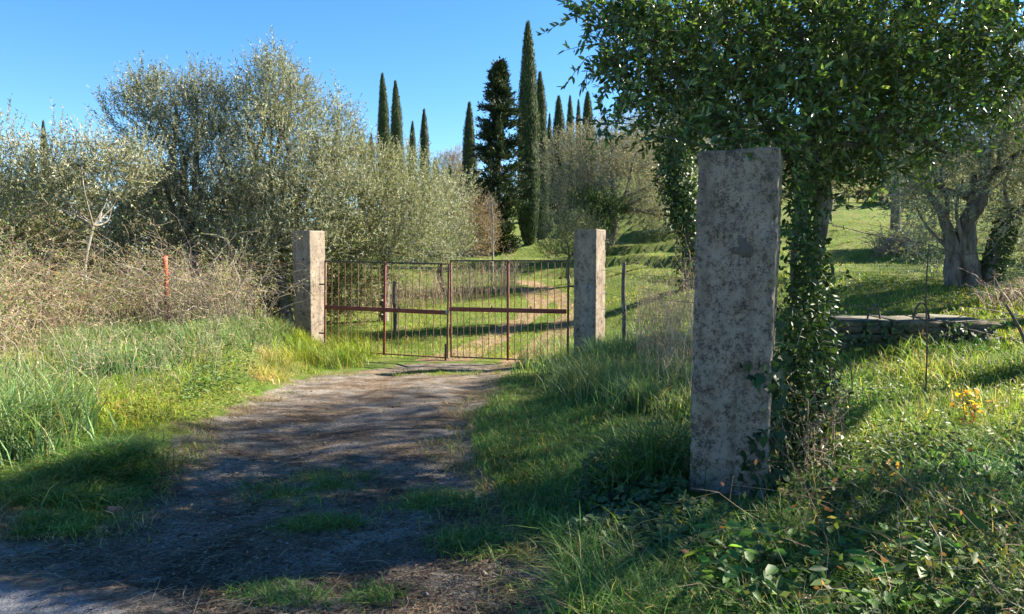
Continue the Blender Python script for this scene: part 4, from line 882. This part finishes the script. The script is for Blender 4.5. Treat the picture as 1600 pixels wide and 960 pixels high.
# ------------------------------------------------------------------ brambles and hedge undergrowth
def thicket(name, base, n_st, h, spread, cols, wts, label, n_leaf, leaf_c, r=.006, up=1.0, leafs=(.03, .06)):
    """base: function n -> n x 3 root points"""
    mb = MB(); p0 = base(n_st); a = U(0, 6.28, n_st); L = h * U(.6, 1.5, n_st)
    dx = np.stack([np.cos(a), np.sin(a), a * 0], -1); K = 7; t = np.linspace(0, 1, K)
    rise = L * U(.55, 1.1, n_st) * up; run = L * U(.3, 1.3, n_st) * spread; fall = U(.9, 1.7, n_st)
    P = p0[:, None] + dx[:, None] * (run[:, None] * t ** 1.2)[..., None] + np.array([0, 0, 1.]) * (rise[:, None] * (2.1 * t - fall[:, None] * .95 * t ** 2))[..., None]
    P[:, 1:] += R.normal(0, .03, (n_st, K - 1, 3)) * h
    tubes(mb, P, U(.4, 1.1, (n_st, 1)) * np.where(U(0, 1, (n_st, 1)) < .05, 1.6, 1) * r * np.linspace(1, .35, K)[None], 3, pal(n_st, cols, wts, .2))
    # side twigs
    ns = int(n_st * 2.2); i = R.integers(0, n_st, ns); kk = R.integers(1, K, ns); q0 = P[i, kk]; d = rdir(ns); d[:, 2] = np.abs(d[:, 2]) * .7; l = U(.12, .4, ns) * h
    Q = np.stack([q0, q0 + d * (l * .5)[:, None], q0 + d * l[:, None] + R.normal(0, .05, (ns, 3))], 1)
    tubes(mb, Q, r * .45, 3, pal(ns, cols, wts, .2))
    o = mb.build(name, M['dry']); tag(o, label, 'brambles', kind='stuff')
    if n_leaf:
        lf = MB(); i = R.integers(0, ns, n_leaf); p = Q[i, 1] + (Q[i, 2] - Q[i, 1]) * U(0, 1, (n_leaf, 1)) + R.normal(0, .03, (n_leaf, 3))
        leaves(lf, p, rdir(n_leaf), rdir(n_leaf) + np.array([0, 0, .6]), U(*leafs, n_leaf), U(leafs[0] * .5, leafs[1] * .5, n_leaf), pal(n_leaf, *leaf_c, .22)); lf.build('bramble_leaves', M['grass'], o)
    return o
def roots(polypx):
    return lambda n: (lambda q: G(q[:, 0], q[:, 1]))(in_px_poly(polypx, n))
BR_C = [(.30, .22, .15), (.38, .30, .22), (.20, .14, .10), (.44, .37, .28), (.26, .15, .11)]; BR_W = [3, 3, 2, 1.3, 1.5]
BL = ([(.22, .17, .10), (.17, .21, .08), (.3, .23, .14), (.14, .19, .06)], [2.2, 3, 2, 2.6])
thicket('bramble_thicket', roots([(-120, 600), (-120, 505), (30, 500), (130, 498), (230, 497), (250, 520), (150, 530), (60, 548)]), 1150, 1.12, .8, BR_C, BR_W, 'tangled reddish brown dry brambles left of the red post', 19000, BL, .0048)
thicket('bramble_thicket', roots([(225, 515), (235, 495), (330, 493), (452, 490), (455, 505), (350, 515)]), 900, 1.15, .9, [(.30, .24, .18), (.40, .33, .26), (.22, .165, .125), (.5, .43, .35)], [3, 3, 2, 1.2], 'pale bare bramble canes between the red post and the gatepost', 8500, BL, .005)
thicket('bramble_thicket', roots([(-160, 470), (60, 466), (240, 464), (450, 464), (450, 480), (240, 484), (-160, 500)]), 900, 1.7, .8, BR_C, BR_W, 'tall dry undergrowth beneath the olives behind the fence wires', 12000, ([(.13, .12, .06), (.10, .14, .045), (.2, .15, .09)], [3, 2, 2]), .006, 1.0, (.04, .08))
thicket('bramble_thicket', roots([(520, 470), (700, 455), (760, 440), (820, 438), (800, 462), (700, 480), (560, 492)]), 620, .75, .6, [(.36, .29, .21), (.46, .38, .28), (.26, .19, .14)], [3, 2, 2], 'pale dry stalks at the foot of the olive bushes behind the gate', 2500, ([(.24, .19, .11), (.16, .17, .07)], [2, 2]), .007, 1.3)
thicket('dry_stalks', roots([(985, 560), (1000, 480), (1080, 470), (1100, 560), (1085, 640), (1030, 640)]), 330, .7, .45, [(.34, .27, .19), (.42, .34, .25), (.24, .18, .12)], [3, 2, 2], 'pale feathery dry stalks in the grass beside the lone roadside pillar', 2600, ([(.3, .23, .15), (.18, .16, .08)], [3, 1]), .0035, 1.5, (.015, .035))
thicket('bramble_thicket', roots([(1180, 860), (1330, 760), (1640, 690), (1680, 1000), (1200, 1010)]), 110, .42, 1.2, [(.20, .13, .09), (.3, .22, .15), (.12, .1, .05)], [2, 2, 2], 'low thorny brambles sprawling over the ivy on the near verge', 1500, ([(.06, .09, .025), (.12, .13, .04), (.22, .11, .05)], [3, 2, .7]), .0026, .8, (.025, .05))
thicket('brush_pile', roots([(1530, 470), (1610, 460), (1620, 490), (1540, 490)]), 90, .38, 1.0, BR_C, BR_W, 'grey brown heap of pruned twigs at the foot of the gnarled olive', 0, None, .008, .8)
thicket('brush_pile', roots([(1365, 388), (1430, 385), (1440, 400), (1370, 402)]), 160, .9, .8, [(.2, .16, .12), (.28, .22, .17)], [2, 2], 'brown heap of brush on the grassy terrace behind the dropper rod', 0, None, .016, .7)
thicket('dry_stalks', roots([(1225, 760), (1300, 760), (1310, 700), (1240, 690)]), 100, .5, .5, [(.36, .29, .2), (.44, .36, .26), (.22, .16, .11)], [3, 2, 2], 'tuft of straw coloured stems at the evergreen tree foot', 300, ([(.3, .25, .12), (.12, .15, .04)], [2, 1]), .0035, 1.2, (.02, .05))
thicket('dry_stalks', roots([(-60, 660), (-20, 560), (200, 535), (420, 525), (440, 560), (330, 610), (150, 650)]), 300, .55, .7, [(.36, .30, .2), (.46, .4, .28), (.2, .19, .08)], [3, 2, 2], 'thin straw stems poking out of the sunny bank grass', 1400, ([(.14, .18, .05), (.3, .25, .13)], [2, 1]), .003, 1.2, (.02, .045))
# pale bent cane in front of the brambles
for pts, lb in (([(285, 590), (330, 530), (362, 470), (385, 430)], 'long pale dead cane leaning out of the grass before the red post'), ([(400, 520), (450, 478), (478, 470), (486, 462)], 'bleached forked branch leaning on the bramble end gatepost')):
    m = MB(); P = [at(x, y, 11.5 if pts[0][0] < 300 else 14.2) for x, y in pts]; P[0][2] = H(P[0][0], P[0][1]); rough_tube(m, P, np.linspace(.014, .006, len(P)), 6, 24, .3, 3.)
    tag(m.build('dead_cane', M['bark_pale']), lb, 'branch')

# ------------------------------------------------------------------ grass
GR_LUSH = ([(.055, .13, .032), (.08, .17, .042), (.115, .20, .052), (.2, .21, .08)], [3, 3, 2, 1])
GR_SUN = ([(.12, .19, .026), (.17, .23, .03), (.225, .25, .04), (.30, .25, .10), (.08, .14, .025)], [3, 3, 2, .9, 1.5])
GR_BLUE = ([(.09, .165, .075), (.13, .21, .095), (.18, .245, .12), (.28, .27, .14)], [3, 3, 2, .6])
GR_DRY = ([(.36, .28, .15), (.44, .35, .2), (.26, .2, .1), (.18, .19, .06)], [3, 2, 2, 1])
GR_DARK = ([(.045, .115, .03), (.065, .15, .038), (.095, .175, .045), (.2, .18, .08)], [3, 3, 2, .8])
def grass(name, poly, n, h, w, lean, palette, label, segs=3, clump=.0, avoid=True, lean_az=None):
    q = in_px_poly(poly, n); p = G(q[:, 0], q[:, 1])
    if clump:
        m = max(4, int(n / 45)); c = p[R.integers(0, n, m)]; j = R.integers(0, m, n); p = c[j] + np.concatenate([R.normal(0, clump, (n, 2)), np.zeros((n, 1))], 1); p[:, 2] = H(p[:, 0], p[:, 1])
    if avoid:
        tmk = softmask(p[:, 0], p[:, 1], TRACK, .2, 2) * (1 - patchmask(p[:, 0], p[:, 1])); k_ = U(0, 1, n) > tmk * 1.0; p = p[k_]
    rd = road_d(p[:, 0], p[:, 1]) > .1; p = p[rd]; n = len(p)
    dens = .75 + .9 * n2(p[:, 0], p[:, 1], 1.3, 3, 77)
    hh_ = U(*h, n) * np.clip(dens, .35, 1.3); mb = MB()
    az = None if lean_az is None else R.normal(lean_az, .9, n)
    p[:, 2] -= .01
    dr = n2(p[:, 0], p[:, 1], .9, 3, 31)[:, None]; dr2 = n2(p[:, 0], p[:, 1], 2.6, 2, 61)[:, None]
    cc = pal(n, *palette, .26) * (1 + dr2 * .9) * (1 + dr * np.array([1.1, .5, .5]))
    blades(mb, p, hh_, U(*w, n), U(*lean, n), np.clip(cc, .01, .7), segs, az)
    return tag(mb.build(name, M['grass']), label, 'grass', kind='stuff')
# left verge
grass('tall_grass', [(-140, 720), (-140, 600), (40, 600), (110, 640), (120, 680), (60, 712)], 4200, (.45, .85), (.007, .014), (.3, 1.1), GR_BLUE, 'tall coarse blue green grass clump at the road end of the bank', 4, .14)
grass('mound_grass', [(20, 770), (110, 705), (205, 690), (228, 722), (215, 768), (120, 790)], 5200, (.16, .34), (.004, .008), (.8, 1.7), GR_LUSH, 'drooping grass tussock at the track corner', 4, .10, False)
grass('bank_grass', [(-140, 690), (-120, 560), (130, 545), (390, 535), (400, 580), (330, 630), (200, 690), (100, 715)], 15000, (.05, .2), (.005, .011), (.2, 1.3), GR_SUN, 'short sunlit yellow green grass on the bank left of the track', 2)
grass('reed_grass', [(90, 560), (120, 520), (280, 508), (455, 503), (470, 530), (380, 545), (250, 575), (150, 590)], 6800, (.28, .6), (.007, .014), (.2, 1.2), GR_BLUE, 'tall pale green grass in front of the brambles', 3, .12)
grass('gate_grass', [(455, 535), (480, 515), (560, 525), (600, 556), (560, 574), (460, 588), (400, 600)], 6000, (.08, .32), (.005, .011), (.2, 1.2), GR_SUN, 'sunny grass under the bramble side gate leaf', 3, .1)
grass('tall_grass', [(448, 562), (470, 532), (530, 532), (585, 552), (560, 570), (500, 580)], 3200, (.3, .62), (.006, .012), (.2, 1.1), GR_SUN, 'long sunny grass against the hinge end of the bramble side gate leaf', 3, .12)
grass('dry_grass', [(380, 600), (395, 560), (450, 545), (510, 520), (505, 545), (460, 580), (430, 600)], 2600, (.12, .35), (.004, .009), (.5, 1.6), GR_DRY, 'patch of straw coloured dry grass near the gatepost', 3, .08)
grass('dry_grass', [(-60, 850), (-60, 780), (60, 765), (130, 780), (110, 840)], 2600, (.03, .08), (.003, .007), (.6, 1.8), GR_DRY, 'thin dry grass on the flat corner by the asphalt', 2)
grass('low_grass', [(20, 840), (40, 805), (110, 795), (165, 805), (140, 835)], 3200, (.03, .09), (.005, .009), (.3, 1.2), GR_LUSH, 'small patch of fresh low grass at the asphalt corner', 2)
for side, lb in (([(140, 840), (195, 775), (250, 712), (300, 668), (385, 624), (465, 594), (560, 579)], 'bank'), ([(800, 566), (790, 585), (765, 615), (742, 655), (735, 700), (765, 770), (825, 840), (870, 915)], 'verge')):
    q_ = G([a for a, b in side], [b for a, b in side]); n = 5200; t = U(0, len(side) - 1, n); p = np.stack([np.interp(t, np.arange(len(side)), q_[:, k]) for k in range(3)], -1)
    p[:, :2] += R.normal(0, .17, (n, 2)) + .5 * np.stack([n2(p[:, 0], p[:, 1], 1.5, 3, 5), n2(p[:, 0], p[:, 1], 1.5, 3, 15)], -1); p = p[n2(p[:, 0], p[:, 1], 3.2, 3, 66) > -.06]; n = len(p); p[:, 2] = H(p[:, 0], p[:, 1]) - .03
    mb = MB(); blades(mb, p, U(.04, .13, n), U(.003, .008, n), U(.4, 2.0, n), pal(n, [(.10, .15, .035), (.16, .19, .05), (.3, .24, .13), (.22, .16, .09)], [3, 2, 2, 1.5], .25), 2)
    tag(mb.build('edge_grass', M['grass']), 'worn short grass and straw along the ' + lb + ' edge of the track', 'grass', kind='stuff')
# grass patches on the track
for i, (a, b_, ra, rb) in enumerate(PATCH):
    n = (4600, 3400, 4200, 5200, 1800, 2000)[i]; an = U(0, 6.28, n); rr = np.sqrt(U(0, 1, n)) * 1.35; p = np.stack([a + ra * rr * np.cos(an), b_ + rb * rr * np.sin(an), an * 0], -1)
    k_ = U(0, 1, n) < patchmask(p[:, 0], p[:, 1]) + .04; p = p[k_]; n = len(p); p[:, 2] = H(p[:, 0], p[:, 1]) - .03
    mb = MB(); blades(mb, p, U(.035, .1, n) * (.8 + 1.3 * np.clip(n2(p[:, 0], p[:, 1], 4., 2, 5) + .3, 0, 1)), U(.003, .008, n), U(.4, 1.9, n), pal(n, *(GR_LUSH if i != 3 else GR_SUN), .3), 2)
    tag(mb.build('grass_patch', M['grass']), ['ragged grass patch in the middle of the gravel track', 'ragged grass patch by the verge side wheel rut', 'low green patch at the asphalt end of the track', 'sunny grass strip on the track before the gate', 'thin grass scraps beside the verge side rut', 'sparse grass wisps on the bare middle of the track'][i], 'grass', kind='stuff')
# right verge
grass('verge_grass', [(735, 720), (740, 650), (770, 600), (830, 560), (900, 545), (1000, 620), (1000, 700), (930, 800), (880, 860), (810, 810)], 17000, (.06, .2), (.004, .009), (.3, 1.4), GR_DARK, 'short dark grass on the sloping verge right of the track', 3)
grass('tall_grass', [(815, 575), (860, 540), (900, 525), (1000, 525), (1085, 545), (1085, 660), (1000, 650), (900, 625)], 9500, (.3, .62), (.006, .013), (.15, 1.1), GR_BLUE, 'tall lush grass around the patched gatepost', 4, .13)
grass('tall_grass', [(985, 770), (1000, 690), (1075, 660), (1090, 770)], 1500, (.35, .6), (.006, .011), (.4, 1.3), GR_LUSH, 'arching grass tussock against the lone roadside pillar', 4, .12)
grass('field_grass', [(1215, 690), (1225, 560), (1290, 545), (1500, 545), (1700, 560), (1700, 720), (1500, 730), (1300, 730)], 15000, (.12, .38), (.005, .011), (.2, 1.3), ([(.10, .17, .035), (.14, .2, .05), (.2, .23, .07), (.34, .28, .15), (.07, .12, .03)], [3, 3, 2, 1, 1]), 'sunlit long grass between the evergreen tree and the trough', 3, .16)
grass('near_grass', [(850, 1020), (880, 880), (1000, 840), (1080, 832), (1220, 815), (1260, 760), (1400, 720), (1700, 700), (1700, 1030)], 20000, (.14, .5), (.003, .0075), (.3, 1.7), ([(.045, .115, .03), (.07, .155, .04), (.11, .2, .055), (.38, .34, .2)], [3.4, 3, 1.6, .8]), 'mixed green and straw grass on the near verge', 4, .1)
# through and beyond the gate
grass('meadow_grass', [(500, 560), (500, 500), (560, 480), (700, 465), (780, 440), (700, 420), (960, 412), (1080, 425), (1090, 520), (900, 540), (860, 562)], 21000, (.06, .2), (.008, .016), (.2, 1.3), GR_SUN, 'sunlit meadow grass behind the gate', 2)
grass('terrace_grass', [(760, 405), (860, 372), (1000, 350), (1100, 330), (1280, 310), (1480, 310), (1700, 330), (1700, 550), (1300, 548), (1230, 520), (1090, 470), (960, 415)], 30000, (.07, .2), (.009, .022), (.2, 1.3), GR_SUN, 'sunlit grass on the terraced olive slope', 2)
grass('trough_grass', [(1290, 560), (1300, 546), (1400, 545), (1530, 540), (1540, 556), (1400, 566)], 900, (.15, .38), (.006, .012), (.3, 1.3), GR_LUSH, 'long grass growing up against the stone trough', 3, .1)

# ------------------------------------------------------------------ ground ivy, weeds, litter
def cover(name, poly, n, hgt, size, palette, label, kind_ivy=True, mat='ivy'):
    q_ = in_px_poly(poly, n); p = G(q_[:, 0], q_[:, 1]); k_ = softmask(p[:, 0], p[:, 1], TRACK, .15, 2) < .6; p = p[k_]; n = len(p)
    mound = np.clip(.6 + 1.4 * n2(p[:, 0], p[:, 1], 2.2, 3, 55), .1, 1.4); p[:, 2] += U(0, 1, n) ** .7 * hgt * mound + .01
    lf = MB(); az = U(0, 6.28, n); d = np.stack([np.cos(az), np.sin(az), U(-.5, .2, n)], -1); nn = nrm(np.array([0, -.25, 1.]) + R.normal(0, .45, (n, 3)))
    if kind_ivy: ivy_leaves(lf, p, d, nn, U(*size, n), pal(n, *palette, .22))
    else: leaves(lf, p, d, nn, U(*size, n), U(size[0] * .38, size[1] * .4, n), pal(n, *palette, .22), True)
    return tag(lf.build(name, M[mat]), label, 'ground cover', kind='stuff')
IV = ([(.03, .06, .018), (.045, .085, .024), (.065, .11, .03), (.11, .15, .04)], [3, 3, 2, .5])
cover('ground_ivy', [(885, 800), (930, 715), (1000, 680), (1070, 700), (1072, 800), (1220, 815), (1235, 850), (1100, 890), (930, 900), (890, 860)], 4200, .14, (.028, .055), IV, 'dark ivy carpet at the foot of the lone roadside pillar')
cover('ground_ivy', [(1180, 830), (1300, 760), (1480, 760), (1700, 740), (1700, 1020), (1150, 1020)], 2000, .16, (.026, .054), IV, 'dark ivy and weeds filling the near corner of the verge')
cover('broadleaf_weeds', [(1080, 960), (1120, 850), (1300, 800), (1500, 850), (1560, 1000), (1100, 1010)], 520, .28, (.05, .12), ([(.05, .11, .025), (.08, .16, .035), (.13, .2, .05)], [3, 2, 1]), 'long-leaved green weeds among the near ivy', False, 'grass')
cover('broadleaf_weeds', [(1215, 700), (1320, 560), (1560, 560), (1680, 720), (1400, 760)], 2600, .22, (.03, .06), ([(.07, .13, .03), (.11, .17, .045), (.16, .2, .08)], [3, 2, 1]), 'small leafy weeds in the sunlit grass before the trough', False, 'grass')
cover('broadleaf_weeds', [(280, 640), (320, 560), (390, 540), (405, 590), (380, 615)], 1500, .34, (.03, .07), ([(.07, .12, .035), (.1, .15, .045), (.14, .17, .06)], [3, 2, 1]), 'leafy green weeds at the bend of the sunny bank', False, 'grass')
cover('broadleaf_weeds', [(180, 660), (220, 600), (420, 600), (400, 625), (300, 660)], 3000, .07, (.02, .045), ([(.12, .17, .03), (.18, .22, .035), (.23, .24, .05)], [3, 3, 2]), 'bright mossy weeds along the sunny track edge', False, 'grass')
# plants with orange leaves
def leafy_plant(px, py, Y, h, n, cols, label, ls=.04):
    b = at(px, py, Y); b[2] = float(H(b[0], b[1])); o = empty('autumn_plant', b, label, 'plant', 'yellow-leaved plants'); st, lf = MB(), MB()
    for k in range(3):
        P = [b, b + np.array([U(-.05, .05), U(-.05, .05), h * .5]), b + np.array([U(-.08, .08), U(-.05, .05), h])]; rough_tube(st, P, [.005, .004, .002], 5, 10, .2)
    t = U(.2, 1, n); p = b + np.stack([R.normal(0, .05, n), R.normal(0, .04, n), h * t], -1)
    leaves(lf, p, rdir(n), rdir(n) + np.array([.4, -.4, .5]), U(ls * .7, ls * 1.3, n), U(ls * .4, ls * .7, n), pal(n, *cols, .2), True)
    st.build('stem', M['bark_dark'], o, True, b); lf.build('foliage', M['grass'], o, False, b)
OR = ([(.65, .33, .03), (.55, .22, .03), (.6, .42, .05), (.3, .1, .04)], [3, 2, 2, 1])
leafy_plant(1512, 690, 5.6, .36, 60, OR, 'small plant with orange yellow leaves in the sunlit grass', .045)
leafy_plant(1380, 800, 4.35, .16, 34, OR, 'low tuft of yellow leaves on the near ivy', .045)
leafy_plant(1455, 745, 4.8, .12, 14, ([(.3, .5, .03), (.4, .55, .05)], [1, 1]), 'lime green leaf shoot above the near ivy', .06)
# litter, strands and stones on the track
def on_track(n, poly=TRACK_PX):
    q_ = in_px_poly(poly, n); return G(q_[:, 0], q_[:, 1])
p = on_track(11000); n = len(p); rs = np.minimum(.004 * np.exp(R.normal(0, .5, n)), .022); keep = n2(p[:, 0], p[:, 1], 1.7, 3, 8) > -.09; p, rs = p[keep], rs[keep]; n = len(p)
oc = np.array([[1, 0, 0], [-1, 0, 0], [0, 1, 0], [0, -1, 0], [0, 0, 1], [0, 0, -1]], float); of = np.array([[0, 2, 4], [2, 1, 4], [1, 3, 4], [3, 0, 4], [2, 0, 5], [1, 2, 5], [3, 1, 5], [0, 3, 5]])
v = p[:, None] + oc[None] * rs[:, None, None] * U(.6, 1.3, (n, 6, 1)) * np.array([1, 1, .6]) + R.normal(0, .0012, (n, 6, 3)); v[..., 2] -= .022 * 1
mb = MB(); mb.add(v.reshape(-1, 3), [(np.arange(n)[:, None, None] * 6 + of[None]).reshape(-1, 3)], np.repeat(pal(n, [(.2, .185, .165), (.30, .28, .25), (.12, .11, .1), (.24, .2, .15)], [3, 1, 3, 2], .25), 6, 0))
tag(mb.build('gravel', M['stone_bits']), 'loose grey gravel scattered over the track', 'gravel', kind='stuff')
p = on_track(5200); n = len(p); p[:, 2] += -.012; az = U(0, 6.28, n)
lf = MB(); leaves(lf, p, np.stack([np.cos(az), np.sin(az), U(-.1, .35, n)], -1), nrm(np.array([0, 0, 1.]) + R.normal(0, .4, (n, 3))), U(.015, .045, n), U(.006, .016, n), pal(n, [(.045, .03, .02), (.09, .058, .038), (.15, .10, .065), (.25, .19, .13)], [3, 3, 1.6, .5], .25))
tag(lf.build('leaf_litter', M['stone_bits']), 'brown fallen leaves strewn over the track', 'leaf litter', kind='stuff')
p = on_track(5200, [(-60, 1000), (-60, 850), (140, 838), (260, 712), (420, 640), (700, 640), (735, 700), (825, 830), (885, 1000), (300, 1000)]); p[:, 2] += .03 * (road_d(p[:, 0], p[:, 1]) < .02); n = len(p); az = U(0, 6.28, n); L = U(.05, .2, n)
d = np.stack([np.cos(az), np.sin(az), az * 0], -1); sd = np.stack([-np.sin(az), np.cos(az), az * 0], -1); cv = U(-.25, .25, n)
P = np.stack([p + d * (L * s_)[:, None] + sd * (L * cv * s_ * s_)[:, None] + np.array([0, 0, 1]) * (-.018 + U(.0, .02, n) * (s_ > 0) * (s_ < 1))[:, None] for s_ in (0, .5, 1)], 1)
mb = MB(); tubes(mb, P, .001, 3, pal(n, [(.14, .105, .07), (.23, .185, .125), (.06, .045, .03), (.34, .29, .21)], [3, 1.6, 3, .5], .2)); tag(mb.build('dry_strands', M['dry']), 'dry grass strands and needles matted on the track', 'litter', kind='stuff')
